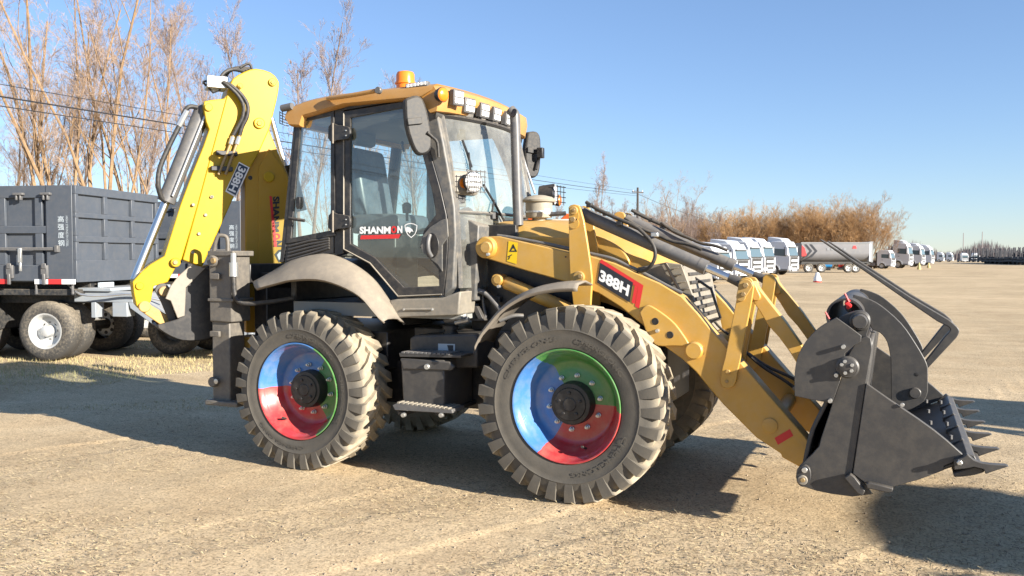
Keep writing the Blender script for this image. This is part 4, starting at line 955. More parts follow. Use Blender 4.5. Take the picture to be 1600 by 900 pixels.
# rear frame carrying the backhoe
mb = MB(); mb.box((-3.26,.36,.62),(-3.12,mir(.36),.82)); mb.box((-3.26,.36,1.50),(-3.12,mir(.36),1.68)); mb.box((-3.2,.5,.6),(-3.05,mir(.5),1.6)); mb.build('slide_frame', M['black'], mach, bev=.012)
mb = MB(); mb.box((-3.5,.86,.55),(-3.2,1.30,1.5)); mb.build('king_post', M['black'], mach, bev=.03)
a_ = at('px',390,560,.3); mb = MB(); mb.box((a_.x-.25,.40,a_.z-.28),(a_.x+.1,.6,a_.z+.18)); mb.build('frame_gusset', M['gold'], mach, bev=.01)

# ---- backhoe boom, dipper and bucket
# the whole backhoe is slewed about its king post
SLEW = math.radians(52); PLANE = (Vector((-3.4,1.0,0))-1.02*Vector((-math.sin(SLEW),math.cos(SLEW),0)), SLEW)
bm_ = [(384,520),(383,300),(381,240),(372,170),(385,135),(415,128),(432,150),(421,203),(436,241),(448,268),(458,292),(464,330),(462,400),(455,520)]
mb = MB(); mb.plate(xz('px', bm_, .90), .90, 1.14); boom = mb.build('boom', M['boom'], mach, bev=.012)
pl_ = [(404,262),(421,232),(446,268),(458,300),(462,345),(458,515),(404,515)]
mb = MB(); mb.plate(xz('px', pl_, .885), .884, .8985); mb.build('boom_side_plate', M['boom'], boom, bev=.004)
pin('boss','C',938,730,.884,.05,.02,M['sunlit_yellow'],boom); pin('hole','C',826,735,.899,.02,.002,M['black'],boom)
by = .880
O_ = at('D',634,20,by); text_on('lettering','SHANM','D',(616,18),(614,158),(642,16),by,M['dark'],boom,.05)
text_on('lettering','O','D',(616,161),(616,186),(645,161),by,M['red'],boom,.05); text_on('lettering','N','D',(617,190),(618,214),(652,190),by,M['dark'],boom,.05)
patch('red_bar','D',[(602,15),(612,17),(632,213),(620,215)],by,M['red'],boom)
patch('shield_emblem','D',[(622,244),(638,226),(662,224),(660,262),(640,276)],by,M['dark'],boom); patch('shield_face','D',[(632,246),(642,234),(654,234),(650,256),(640,266)],by-.002,M['greylab'],boom)
# boom cylinder on the far side
mb = MB(); mb.tube([at('px',424,185,1.25),at('px',447,265,1.25),at('px',462,330,1.25)], .028, 12); mb.build('boom_cylinder_rod', M['chrome'], boom, smooth=50)
mb = MB(); mb.tube([at('px',452,258,1.22),at('px',470,330,1.22)], .06, 14); mb.build('boom_cylinder', M['black'], boom, smooth=50)
dY0, dY1 = .84, 1.20
do_ = smooth2(xz('px',[(357,139),(364,123),(382,112),(400,107),(423,113),(434,124),(436,134),(432,158),(421,202)],dY0),2)+xz('px',[(404,240),(385,272),(363,313),(316,417),(285,406),(309,319)],dY0)
mb = MB(); mb.plate(do_, dY0, dY1); dip = mb.build('dipper', M['sunlit_yellow'], mach, bev=.010)
di_ = xz('px',[(356,146),(350,154),(330,156),(319,158),(318,167),(322,190),(327,202),(318,228),(300,272),(282,320),(257,400),(235,413),(222,424)],dY0+.012)+xz('px',[(207,440),(209,458),(213,477),(219,484),(226,485),(236,470),(240,447),(262,441),(277,413),(284,405)],dY0+.012)+xz('px',[(310,318)],dY0+.012)
mb = MB(); mb.plate(di_, dY0+.012, dY1-.012); mb.build('inner_dipper', M['sunlit_yellow'], dip, bev=.008)
for x, y, r in ((960,152,.036),(880,402,.05),(762,175,.025)):
    pin('pin_boss','C',x,y,dY0,r,.022,M['sunlit_yellow'],dip); pin('pin_end','C',x+2,y,dY0-.022,r*.5,.012,M['sunlit_yellow'],dip,True)
for k_, x, y in (('B',993,83),('B',963,168),('B',932,256),('B',903,343),('B',905,120),('C',588,852)):
    pin('bolt',k_,x,y if y < 600 else y,dY0,.016,.02,M['beige'],dip,True)
pin('pin_boss','B',822,390,dY0+.0,.042,.03,M['sunlit_yellow'],dip); pin('pin_end','B',822,390,dY0-.03,.02,.015,M['bronze'],dip)
pin('pin_boss','B',655,500,dY0+.012,.034,.02,M['sunlit_yellow'],dip); pin('pin_boss','B',678,597,dY0+.012,.05,.03,M['tanbush'],dip)
pin('pin_boss','C',570,305,dY0+.012,.035,.02,M['sunlit_yellow'],dip)
# model plate
patch('model_plate','C',[(757,637),(822,672),(738,855),(673,818)],dY0-.003,M['white'],dip); patch('model_plate_face','C',[(757,645),(812,674),(736,842),(682,812)],dY0-.005,M['navy'],dip)
text_on('model_lettering','388H','C',(758,660),(690,808),(802,680),dY0-.008,M['white'],dip,.03)
# crowd cylinder down the back of the dipper
cyY = 1.0
a_ = at('C',545,300,cyY); b_ = at('px',210,437,cyY); ax = (b_-a_).normalized(); LL = (b_-a_).length; le = (at('px',261,316,cyY)-a_).dot(ax)
mb = MB(); mb.lathe([(0,.04),(.03,.075),(le-.05,.075),(le-.05,.08),(le,.08),(le,.04)], a_, ax, 24); cyl_ = mb.build('bucket_cylinder', M['cyl'], dip, smooth=40)
mb = MB(); mb.lathe([(le-.02,.036),(LL,.036)], a_, ax, 20); mb.build('cylinder_rod', M['chrome'], dip, smooth=40)
mb = MB(); mb.tube([a_+ax*.05+Vector((.03,-.09,0)), a_+ax*(le-.05)+Vector((.03,-.09,0))], .014, 8); mb.build('steel_pipe', M['zinc'], dip, smooth=50)
for dy in (.0,.09):
    mb = MB(); mb.tube(smooth_pts([at('C',500,305,.92+dy),at('C',455,300,.9+dy),at('C',425,330,.9+dy),at('C',400,400,.9+dy),at('C',330,540,.9+dy),at('C',275,670,.9+dy),at('C',262,770,.9+dy),at('C',280,850,.93+dy),at('C',310,880,.95+dy)],5), .022, 10); mb.build('hose', M['rubberblk'], dip, smooth=60)
    mb = MB(); mb.lathe([(-.08,.028),(.08,.028)], at('C',412,372,.9+dy), (.5,0,1), 8); mb.build('hose_fitting', M['zinc'], dip)
# hoses over the knee
for dx in (0, 26):
    mb = MB(); mb.tube(smooth_pts([at('C',655+dx*.3,150,.80),at('C',690+dx*.8,172,.78),at('C',745+dx,225,.78),at('C',783+dx,290,.78),at('C',780+dx,360,.78),at('C',752+dx,420,.79),at('C',722+dx*1.5,475,.80)],5), .018, 10); mb.build('hose', M['rubberblk'], dip, smooth=60)
    mb = MB(); mb.tube([at('C',722+dx*1.5,475,.80),at('C',700+dx*1.5,540,.80),at('C',632+dx*1.6,715,.80)], .014, 8); mb.build('steel_pipe', M['bronze'], dip, smooth=50)
    mb = MB(); q1 = at('C',718+dx*1.5,485,.80); q2 = at('C',704+dx*1.5,530,.80); mb.tube([q1,q2], .022, 8); mb.build('hose_fitting', M['zinc'], dip)
for x, y in ((685,585),(655,680)):
    p = at('C',x,y,.81); mb = MB(); mb.box((p.x-.10,.79,p.z-.022),(p.x+.09,.838,p.z+.022)); mb.build('pipe_clamp', M['black'], dip, bev=.006)
for k in range(3):
    mb = MB(); mb.tube(smooth_pts([at('C',640+k*15,140-k*6,.86+k*.1),at('C',665+k*15,95-k*5,.88+k*.1),at('C',720+k*14,72-k*4,.9+k*.1),at('C',785+k*18,85-k*8,.95+k*.1)],5), .018, 8); mb.build('hose', M['rubberblk'], dip, smooth=60)
mb = MB(); mb.tube(smooth_pts([at('C',765,62,1.0),at('C',790,45,1.0),at('C',822,40,1.0),at('C',838,75,1.0)],4), .012, 8); mb.build('hose', M['rubberblk'], dip, smooth=50)
p = at('C',640,160,.86); mb = MB(); mb.box((p.x-.12,.80,p.z-.05),(p.x+.06,1.0,p.z+.06)); mb.build('valve_block', M['zinc'], dip, bev=.008)
p = at('C',570,170,.9); mb = MB(); mb.tube([at('C',535,150,.86),at('C',610,125,.86),at('C',640,200,.86),at('C',600,215,.86),at('C',535,150,.86)], .010, 6); mb.build('hose_guide', M['black'], dip)
# links at the dipper's foot, rear bucket
mb = MB(); mb.plate(xz('B',[(650,595),(690,580),(790,640),(800,690),(770,695),(665,622)],.88), .88, 1.16); yl_ = mb.build('yellow_link', M['tanbush'], mach, bev=.008)
mb = MB(); mb.plate(smooth2(xz('B',[(725,520),(740,495),(770,488),(795,510),(800,560),(835,680),(835,715),(810,715),(790,660),(755,575)],.83),2), .83, .875); lk_ = mb.build('bucket_link_rear', M['steel'], mach, bev=.006)
pin('pin_end','B',768,525,.83,.045,.03,M['bronze'],lk_); pin('pin_end','B',825,685,.83,.04,.03,M['bronze'],lk_)
rbk = empty('rear_bucket', (0,0,0), 0, mach)
prof = smooth2(xz('B',[(960,420),(1000,405),(1075,425),(1120,560),(1080,690),(985,743),(880,753),(790,730),(745,690)],.75),3)
mb = MB(); mb.plate(smooth2(xz('B',[(960,415),(870,510),(860,600),(835,655),(740,682),(765,715),(830,748),(890,757),(985,745),(1090,690),(1130,560),(1080,420)],.72),2), .72, .75); mb.build('bucket_side', M['black'], rbk, bev=.005)
mb = MB(); mb.plate(smooth2(xz('B',[(960,415),(870,510),(860,600),(835,655),(740,682),(765,715),(830,748),(890,757),(985,745),(1090,690),(1130,560),(1080,420)],.72),2), 1.30, 1.33); mb.build('bucket_side', M['black'], rbk, bev=.005)
mb = MB(); mb.loft([[(x,.74,z) for x,z in prof],[(x,1.31,z) for x,z in prof]]); mb.build('bucket_shell', M['black'], rbk, solid=.02, smooth=40)
mb = MB(); mb.plate(xz('B',[(800,500),(835,455),(880,415),(905,400),(962,418),(872,508),(866,640),(832,652),(800,570),(775,560)],.70), .695, .72); mb.build('bucket_ear', M['sill'], rbk, bev=.005)
for o in (boom, dip, lk_, yl_, rbk): o.location = PLANE[0]; o.rotation_euler.z = SLEW
PLANE = None
# ------------------------------------------------------------------ grey side-tipping trailers
M['tgrey'] = mat('slate_grey_paint', (.066,.077,.095), .45, 0, .06, .1, 2)
M['lgrey'] = mat('light_grey_paint', (.26,.29,.32), .5, 0, .2, .1, 3)
M['alu'] = mat('pale_steel_wheel', (.62,.62,.60), .4, .3, .2, .1, 6)
M['ttyre'] = mat('truck_tyre_rubber', (.045,.043,.04), .8, 0, .4, .2, 6)
M['under'] = mat('dark_underframe', (.02,.022,.025), .6, 0, .2, .2, 4)
def truck_wheel(r, w, parent, loc, out=-1, rimm='alu', name='wheel'):
    "axle along local y; out=-1 shows the dished face towards -y"
    mb = MB(); y = lambda d: d*(1 if out < 0 else -1)
    mb.lathe([(y(0),r*.60),(y(-.01),r*.70),(y(-.012),r*.86),(y(.02),r*.97),(y(.04),r),(y(w*.5),r),(y(w-.04),r),(y(w-.02),r*.97),(y(w),r*.8),(y(w),r*.55)], (0,0,0), (0,1,0), 36, cap=False)
    t = mb.build(name, M['ttyre'], parent, smooth=40); t.location = loc
    mb = MB(); mb.lathe([(y(.005),r*.6),(y(-.006),r*.6),(y(.0),r*.55),(y(.05),r*.5),(y(.12),r*.46),(y(.13),r*.2),(y(.02),r*.19),(y(.0),r*.12),(y(-.0),.001)], (0,0,0), (0,1,0), 28, cap=False)
    ri_ = mb.build('rim', M[rimm], t, smooth=40)
    for i in range(8):
        a = math.tau*i/8; mb = MB(); mb.lathe([(y(.126),.035),(y(.128),.035)], (r*.33*math.cos(a),0,r*.33*math.sin(a)), (0,1,0), 8); mb.build('rim_hole', M['black'], ri_) if r > .45 and rimm == 'alu' else None
    return t
LT_, WT_, ZB, ZT = 9.0, 2.5, 1.32, 2.90
def make_trailer(p, rz, label, full=True):
    t = tag(empty('tipper_trailer', p, rz), label, 'trailer', 'grey tipping trailers')
    def b(name, m, *boxes, par=t, bev=.008):
        mb = MB()
        for a_, c_ in boxes: mb.box(a_, c_)
        return mb.build(name, m, par, bev=bev)
    b('body', M['tgrey'], ((-LT_,.06,ZB),(-.06,WT_-.06,ZB+.08)), ((-LT_,.06,ZB+.08),(-.06,.10,ZT-.06)), ((-.10,.10,ZB+.08),(-.06,WT_-.1,ZT-.06)), ((-LT_,WT_-.1,ZB+.08),(-.06,WT_-.06,ZT-.06)), ((-LT_,.1,ZB+.08),(-LT_+.04,WT_-.1,ZT-.06)))
    # end wall (x = 0): rails, ribs, panels
    zs = [ZB, ZB+.26, ZB+.70, ZB+.84, ZB+1.22, ZB+1.30, ZT]
    for z0, z1 in ((ZB,ZB+.36),(ZB+.66,ZB+.76),(ZB+1.06,ZB+1.14),(ZT-.14,ZT)): b('rail', M['tgrey'], ((-.06,0,z0),(0,WT_,z1)))
    for i in range(4):
        y0 = .0 if i == 0 else (WT_-.08 if i == 3 else i*.83-.05)
        for z0, z1 in ((ZB+.36,ZB+.66),(ZB+.76,ZB+1.06),(ZB+1.14,ZT-.14)): b('rib', M['tgrey'], ((-.06,y0,z0),(-.003,y0+(.08 if i in (0,3) else .10),z1)))
    # long side (y = 0): corner post, rails, door ribs
    b('corner_post', M['tgrey'], ((-.52,-.01,ZB),(-.06,.06,ZT)))
    b('rail', M['tgrey'], ((-LT_,0,ZT-.20),(-.52,.06,ZT))); b('rail', M['tgrey'], ((-LT_,0,ZB+.02),(-.52,.06,ZB+.28))); b('rail', M['tgrey'], ((-LT_,.0,ZB+.80),(-.52,.05,ZB+.92)))
    x = -.60
    while x > -LT_:
        for z0, z1 in ((ZB+.28,ZB+.80),(ZB+.92,ZT-.20)): b('rib', M['tgrey'], ((x-.13,.005,z0),(x,.055,z1)))
        x -= .66
    b('lock_bar', M['cyl'], ((-LT_,-.06,ZB+.52),(-.30,-.02,ZB+.57)), ((-.34,-.08,ZB+.49),(-.28,0,ZB+.60)))
    for i in range(4):
        xx = -.95-i*1.9; b('lock_handle', M['zinc'], ((xx-.03,-.09,ZB+.32),(xx+.03,-.05,ZB+.56)), ((xx-.02,-.08,ZB+.18),(xx+.02,-.05,ZB+.34)))
    for i in range(9):
        xx = -.50-i*.48; b('top_hinge', M['cyl'], ((xx-.09,-.07,ZT-.16),(xx+.09,.0,ZT-.12)), ((xx-.05,-.06,ZT-.24),(xx-.02,0,ZT-.16)), ((xx+.02,-.06,ZT-.24),(xx+.05,0,ZT-.16)))
    for i in range(7):
        xx = -.55-i*.62; b('bottom_latch', M['cyl'], ((xx-.06,-.05,ZB+.06),(xx+.06,-.0,ZB+.28)), ((xx-.025,-.07,ZB-.04),(xx+.025,-.03,ZB+.14)), ((xx-.04,-.06,ZB+.22),(xx+.04,-.04,ZB+.31)), bev=.012)
    for i in range(14):
        xx = -.02-i*.24
        if i % 5 in (3, 4): continue
        b('reflector', M['white'] if i % 2 == 0 else M['red'], ((xx-.24,-.016,ZB-.03),(xx,-.008,ZB+.05)), bev=0)
    for j, chs in enumerate('高强度钢'):
        print_on('lettering', chs, (-.31,-.014,ZT-.50-.13*j-.10), (-.20,-.014,ZT-.50-.13*j-.10), (-.31,-.014,ZT-.50-.13*j), M['greylab'], t, .01)
    print_on('lettering', 'HIGH STRENGTH STEEL', (-.17,-.014,ZT-.50), (-.17,-.014,ZT-1.0), (-.13,-.014,ZT-.50), M['greylab'], t, .0)
    b('underframe', M['under'], ((-LT_,.5,.95),(-.1,.68,ZB)), ((-LT_,WT_-.68,.95),(-.1,WT_-.5,ZB)), ((-LT_,.1,1.1),(-.1,WT_-.1,1.20)), ((-3.4,.9,.55),(-2.2,1.6,1.1)), ((-1.9,.2,.5),(-1.75,2.3,1.1)))
    for x in (-.70, -2.3, -3.9):
        for y, o_ in ((.16,-1),(.52,-1),(WT_-.52,1),(WT_-.16,1)): truck_wheel(.50,.30,t,(x+.0,y,.50),o_)
        mb = MB(); mb.tube([(x,.4,.5),(x,WT_-.4,.5)], .09, 12); mb.build('axle', M['under'], t)
    if full:
        # drawbar and step beam running out beyond the end wall
        b('drawbar', M['lgrey'], ((-.30,.35,.98),(.75,.55,1.16)), ((-.30,1.9,.98),(.75,2.1,1.16)), ((-.2,.3,1.16),(.4,2.2,1.22)), bev=.012)
        b('hanger', M['lgrey'], ((.02,.33,.72),(.10,.57,.98)), ((.40,.33,.74),(.66,.57,.98)))
        for y in (.36, 1.92):
            mb = MB(); mb.plate([(.62,1.12),(.80,1.14),(1.45,.76),(3.05,.60),(3.05,.36),(1.35,.44),(.70,.88)], y, y+.16); o = mb.build('step_beam', M['lgrey'], t, bev=.01)
            for xx, zz in ((.95,.92),(1.3,.66),(1.75,.56),(2.3,.52),(2.8,.48)):
                mb = MB(); mb.lathe([(0,.04),(-.02,.04),(-.025,.03)], (xx,y,zz), (0,1,0), 12); mb.build('bolt', M['lgrey'], o, smooth=30)
        mb = MB(); mb.loft([[(x,.52,z) for x,z in ((.7,1.1),(1.4,.74),(2.2,.64),(3.0,.58))],[(x,1.92,z) for x,z in ((.7,1.1),(1.4,.74),(2.2,.64),(3.0,.58))]]); mb.build('step_deck', M['lgrey'], t, solid=.02)
        truck_wheel(.46,.30,t,(1.15,2.15,.46),-1,'under'); truck_wheel(.46,.30,t,(.95,1.2,.46),-1,'under')
        mb = MB(); mb.tube(smooth_pts([(-.3,.2,1.28),(.0,.1,1.12),(.4,.2,1.1),(.8,.25,1.12),(1.3,.4,1.0)],4), .02, 6); mb.build('air_hose', M['zinc'], t)
        b('rope_hook', M['cyl'], ((-.75,.0,1.12),(-.72,.04,ZB))); b('rope_hook', M['cyl'], ((-.12,.02,1.12),(-.09,.06,ZB)))
        b('end_lamp', M['greylab'], ((.0,.55,1.16),(.05,.95,1.30)))
    return t
TR = math.atan2(.29,.96)
tp0 = depth_at(120.5, 14.0); make_trailer(tp0, TR, 'slate grey side-tipping trailer with the pale wheel, nearest on the left')
tp1 = depth_at(381.5, 18.0); make_trailer(tp1, TR, 'slate grey tipping trailer half hidden behind the boom and stabilizer', False)

# ------------------------------------------------------------------ bare trees
M['bark'] = mat('pale_tan_bark', (.29,.19,.105), .9, 0, 0, .4, 3, .3, 40)
M['bark2'] = mat('grey_brown_bark', (.20,.145,.11), .9, 0, 0, .4, 3)
M['twig'] = mat('tan_twigs', (.33,.24,.18), .9, 0, 0, .3, 1)
M['twig2'] = mat('grey_pink_twigs', (.31,.235,.205), .9, 0, 0, .3, 1)
M['willow'] = mat('golden_willow_twigs', (.42,.245,.105), .9, 0, 0, .35, .5)
def tube_fast(mb, pts, rs, k):
    mb.tube(pts, rs, k, cap=False)
def grow(rnd, wood, twig, p, d, L_, r, lev, maxlev, up, fan, dens, wob=.16, ln_=None):
    ln_ = ln_ or [(.38,.66)]*4
    n = 5 if lev == 0 else (4 if lev == 1 else (3 if lev < maxlev else 2))
    pts = [p.copy()]; dirs = [d.copy()]; q = p.copy(); dd = d.copy()
    for i in range(n):
        dd = (dd+Vector((rnd.gauss(0,wob),rnd.gauss(0,wob),rnd.gauss(0,wob*.5)+up))).normalized(); q = q+dd*(L_/n); pts.append(q.copy()); dirs.append(dd.copy())
    rs = [max(.0035, r*(1-.75*i/n)) for i in range(n+1)]
    (wood if lev < maxlev-1 else twig).tube(pts, rs, 6 if lev == 0 else (4 if lev == 1 else 3), cap=False)
    if lev >= maxlev: return
    nc = dens[lev]
    for c_ in range(nc):
        t = rnd.uniform(.22 if lev else .3, 1.0); i = min(int(t*n), n-1); f_ = t*n-i; pos = pts[i].lerp(pts[i+1], f_); rr = rs[i]*(1-f_)+rs[i+1]*f_
        ax = dirs[i].cross(Vector((rnd.gauss(0,1),rnd.gauss(0,1),rnd.gauss(0,1)))).normalized()
        an = rnd.uniform(*fan[lev]); nd = (dirs[i]*math.cos(an)+ax*math.sin(an)).normalized()
        grow(rnd, wood, twig, pos, nd, L_*rnd.uniform(*ln_[lev])*(1-.4*t), max(.005, rr*rnd.uniform(.32,.5)), lev+1, maxlev, up*1.1, fan, dens, wob, ln_)
def tree_meshes(seed, H, stems, spread, dens, fan, r0=.13, up=.06, maxlev=4, wob=.13, ln_=None):
    rnd = random.Random(seed); wood = MB(); twig = MB()
    for s_ in range(stems):
        a = math.tau*s_/stems+rnd.uniform(-.6,.6); sp = spread*rnd.uniform(.3,1.2); d = Vector((math.cos(a)*sp,math.sin(a)*sp,1)).normalized()
        grow(rnd, wood, twig, Vector((math.cos(a)*.18,math.sin(a)*.18,-.2)), d, H*rnd.uniform(.75,1.05), r0*rnd.uniform(.6,1.1), 0, maxlev, up, fan, dens, wob, ln_)
    return wood, twig
def tree_proto(name, seed, wm, tm, **kw):
    w_, t_ = tree_meshes(seed, **kw); return w_.mesh('trunk', wm), t_.mesh('crown', tm)
def tree_recol(me):
    q = me.copy(); q.materials[0] = M['twig2']; return q
def put_tree(pr, p, s, rz, label, group, name='bare_tree'):
    t = tag(empty(name, p, rz), label, 'tree', group); t.scale = (s,s,s)
    for nm, me in (('trunk', pr[0]), ('crown', pr[1])):
        o = bpy.data.objects.new(nm, me); COL.objects.link(o); o.parent = t
    return t
FAN = [(.25,.6),(.35,.8),(.35,.9),(.3,.9)]
tall = [tree_proto('tall', 21+i, M['bark'], M['twig'], H=15.5, stems=5, spread=.13, dens=[12,6,5,4], fan=[(.3,.65),(.35,.8),(.35,1.0),(.3,.9)], r0=.105, up=.075, wob=.13, ln_=[(.13,.34),(.35,.6),(.4,.7),(.4,.7)]) for i in range(4)]
slim = [tree_proto('slim', 51+i, M['bark2'], M['twig2'], H=11, stems=2, spread=.06, dens=[24,8,5,3], fan=[(.25,.5),(.3,.7),(.3,.8),(.3,.8)], r0=.085, up=.09, wob=.10, ln_=[(.14,.32),(.35,.6),(.4,.66),(.4,.7)]) for i in range(3)]
bush = [tree_proto('bush', 81+i, M['bark'], M['willow'], H=6.0, stems=18, spread=.6, dens=[9,6,5,3], fan=[(.15,.5),(.2,.7),(.3,.8),(.3,.8)], r0=.06, up=.045, wob=.14) for i in range(3)]
bushg = [(bush[i][0], tree_recol(bush[i][1])) for i in range(3)]
row = [ # column, distance, scale, kind, look
 (25, 46, .80, 'tall', 'leaning forked bare tree at the left edge beyond the trailer'),
 (105, 42, 1.12, 'tall', 'tall many-stemmed bare tree with pale orange trunks above the trailer corner'),
 (172, 43, 1.22, 'tall', 'tallest bare tree with golden trunks above the trailer'),
 (240, 46, 1.10, 'tall', 'tall bare tree with leaning golden stems left of the yellow dipper'),
 (-20, 52, 1.0, 'tall', 'bare tree cut by the left edge of the picture'),
 (60, 58, 1.35, 'slim', 'thin grey bare tree between the leaning tree and the orange trunks'),
 (292, 52, 1.5, 'slim', 'slender bare tree rising behind the dipper hoses'),
 (135, 60, 1.7, 'slim', 'grey slender bare tree behind the orange trunks'),
 (208, 62, 1.75, 'slim', 'grey slender bare tree between the two golden trees'),
 (365, 62, 1.7, 'slim', 'slim grey bare tree showing above the boom top'),
 (478, 60, 1.75, 'slim', 'slim pinkish bare tree between boom and cab roof'),
 (400, 75, 1.55, 'slim', 'faint grey bare tree between the two slim trees over the boom'),
 (540, 85, 1.75, 'slim', 'faint bare treetop above the rear half of the cab roof'),
 (600, 80, 1.0, 'tall', 'bare tree seen through the cab door glass'),
 (660, 88, 1.8, 'slim', 'faint bare treetop above the beacon'),
 (700, 85, .85, 'tall', 'bare tree seen through the windscreen'),
 (520, 78, .75, 'tall', 'bare tree seen through the rear quarter window'),
 (760, 95, .80, 'slim', 'bare tree behind the dusty windscreen beside the exhaust'),
 (868, 100, .72, 'slim', 'low bare tree right of the far mirror'),
 (935, 100, 1.18, 'slim', 'slim upright bare tree above the near loader tower'),
 (972, 105, .80, 'slim', 'bare tree just left of the dark pole'),
 (1010, 108, .66, 'tall', 'broad bare tree just right of the dark pole'),
 (1048, 110, .74, 'tall', 'broad bare tree above the tilt cylinders'),
 (1085, 112, .85, 'slim', 'slim bare tree at the right end of the tall bare trees'),
 (1120, 116, .70, 'slim', 'low thin bare tree where the golden thicket begins'),
]
rnd = random.Random(3)
for i, (cx, D, sc, kd, lab) in enumerate(row):
    pr = (tall if kd == 'tall' else slim)[i % (4 if kd == 'tall' else 3)]
    put_tree(pr, depth_at(cx, D), sc, rnd.uniform(0,6.28), lab, 'bare trees behind the yard')
for i, (cx, D, sc) in enumerate([(1100,128,.95),(1128,126,1.0),(1152,124,1.02),(1178,128,1.15),(1202,124,1.12),(1226,126,1.12),(1250,122,1.08),(1274,124,1.12),(1298,122,1.18),(1322,124,1.25),(1344,120,1.22),(1362,122,1.05),(1190,140,1.2),(1260,140,1.15),(1310,140,1.3),(1385,140,.35),(1075,128,.9),(1050,130,1.25),(960,130,1.1),(1000,130,1.2),(905,128,1.0),(880,132,1.05),(930,134,1.15),(980,136,1.25),(1025,135,1.3),(1075,136,1.3),(1110,138,1.2)]):
    put_tree((bush if cx > 1090 else bushg)[i % 3], depth_at(cx, D), sc*(1.1 if cx > 1090 else 1), rnd.uniform(0,6.28), *(('golden brown leafless willow in the dense thicket behind the parked trucks', 'willows of the thicket') if cx > 1090 else ('grey brown leafless bush under the tall bare trees behind the loader arms', 'bushes behind the loader arms')), 'willow_tree')
# far tree line across the field
mb = MB(); rnd = random.Random(8)
for i in range(2600):
    cx = rnd.uniform(1380, 1720); p = depth_at(cx, rnd.uniform(380,470)); h = rnd.uniform(4,10)*(.75+.3*math.sin(cx*.05)); w = rnd.uniform(.15,.5)
    lean = rnd.uniform(-1,1); mb.add([(p.x-w,p.y,0),(p.x+w,p.y,0),(p.x+lean,p.y,h),(p.x,p.y-w,0),(p.x,p.y+w,0)], [(0,1,2),(3,4,2)])
M['fartree'] = mat('hazed_distance_grey', (.30,.26,.25), .95, 0, 0, .15, .05)  # pale grey carries the distance haze in the colour, for wood and masts
tag(mb.build('distant_wood', M['fartree'], fix=False), 'faint line of bare woodland on the far right horizon', 'woodland', kind='stuff')

# ------------------------------------------------------------------ power line
M['pole'] = mat('dark_pole_wood', (.07,.06,.055), .9, 0, 0, .2, 3); M['wire'] = mat('black_wire', (.02,.02,.022), .6, 0, 0, .05)
def top_at(px, py, D):
    v = FWD+RGT*((px-800)/FPX)+UPV*((450-py)/FPX); return CAM+v*D
def pole(px, ytop, D, label, arm_=.8):
    t = top_at(px, ytop, D); o = tag(empty('utility_pole', (t.x,t.y,0)), label, 'pole', 'poles of the power line'); mb = MB(); mb.tube([(0,0,-.3),(0,0,t.z)], [.17,.11], 10); mb.build('post', M['pole'], o, smooth=50)
    mb = MB(); mb.box((-arm_,-.05,t.z-.55),(arm_,.05,t.z-.43)); ca = mb.build('cross_arm', M['pole'], o); ca.rotation_euler.z = math.radians(60)
    for s_ in (-1,1):
        mb = MB(); mb.lathe([(0,.04),(.08,.06),(.16,.03)], (s_*arm_*.85*math.cos(math.radians(60)),s_*arm_*.85*math.sin(math.radians(60)),t.z-.43), (0,0,1), 8); mb.build('insulator', M['white'], o)
    return t
pole(996.5, 293, 91, 'dark pole standing above the tilt cylinders')
pole(1210.5, 350, 150, 'small dark pole with white insulator above the parked trucks', .6)
def wire(a, b_, sag, r, label):
    pts = [a.lerp(b_, i/24)-Vector((0,0,sag*4*(i/24)*(1-i/24))) for i in range(25)]; mb = MB(); mb.tube(pts, r, 5); tag(mb.build('overhead_wire', M['wire']), label, 'wire', 'wires of the power line')
wire(top_at(-40,111,22)*1.5-top_at(996,298,91)*.5, top_at(996,298,91), .25, .011, 'thin topmost wire crossing behind the dipper on the left')
wire(top_at(-40,128,22)*1.5-top_at(996,303,91)*.5, top_at(996,303,91), .3, .022, 'thick middle wire crossing behind the dipper on the left')
wire(top_at(-40,135,22)*1.5-top_at(996,306,91)*.5, top_at(996,306,91), .45, .014, 'thin lowest wire crossing behind the dipper on the left')
wire(top_at(996,303,91), top_at(1210,359,150), 1.1, .022, 'wire running down from the dark pole towards the thicket')
wire(top_at(1210,354,150), top_at(1420,392,260), .8, .02, 'wire running from the small pole into the distance')
for px, y, D in ((1505.5,364,400),(1535,362,400)):
    t = top_at(px,y,D); mb = MB(); mb.tube([(0,0,0),(0,0,t.z)], [.22,.14], 8); o = mb.build('far_mast', M['fartree']); o.location = (t.x,t.y,0)
    tag(o, 'thin far mast on the right horizon, the %s one' % ('left' if px < 1520 else 'right'), 'mast', 'masts on the horizon')

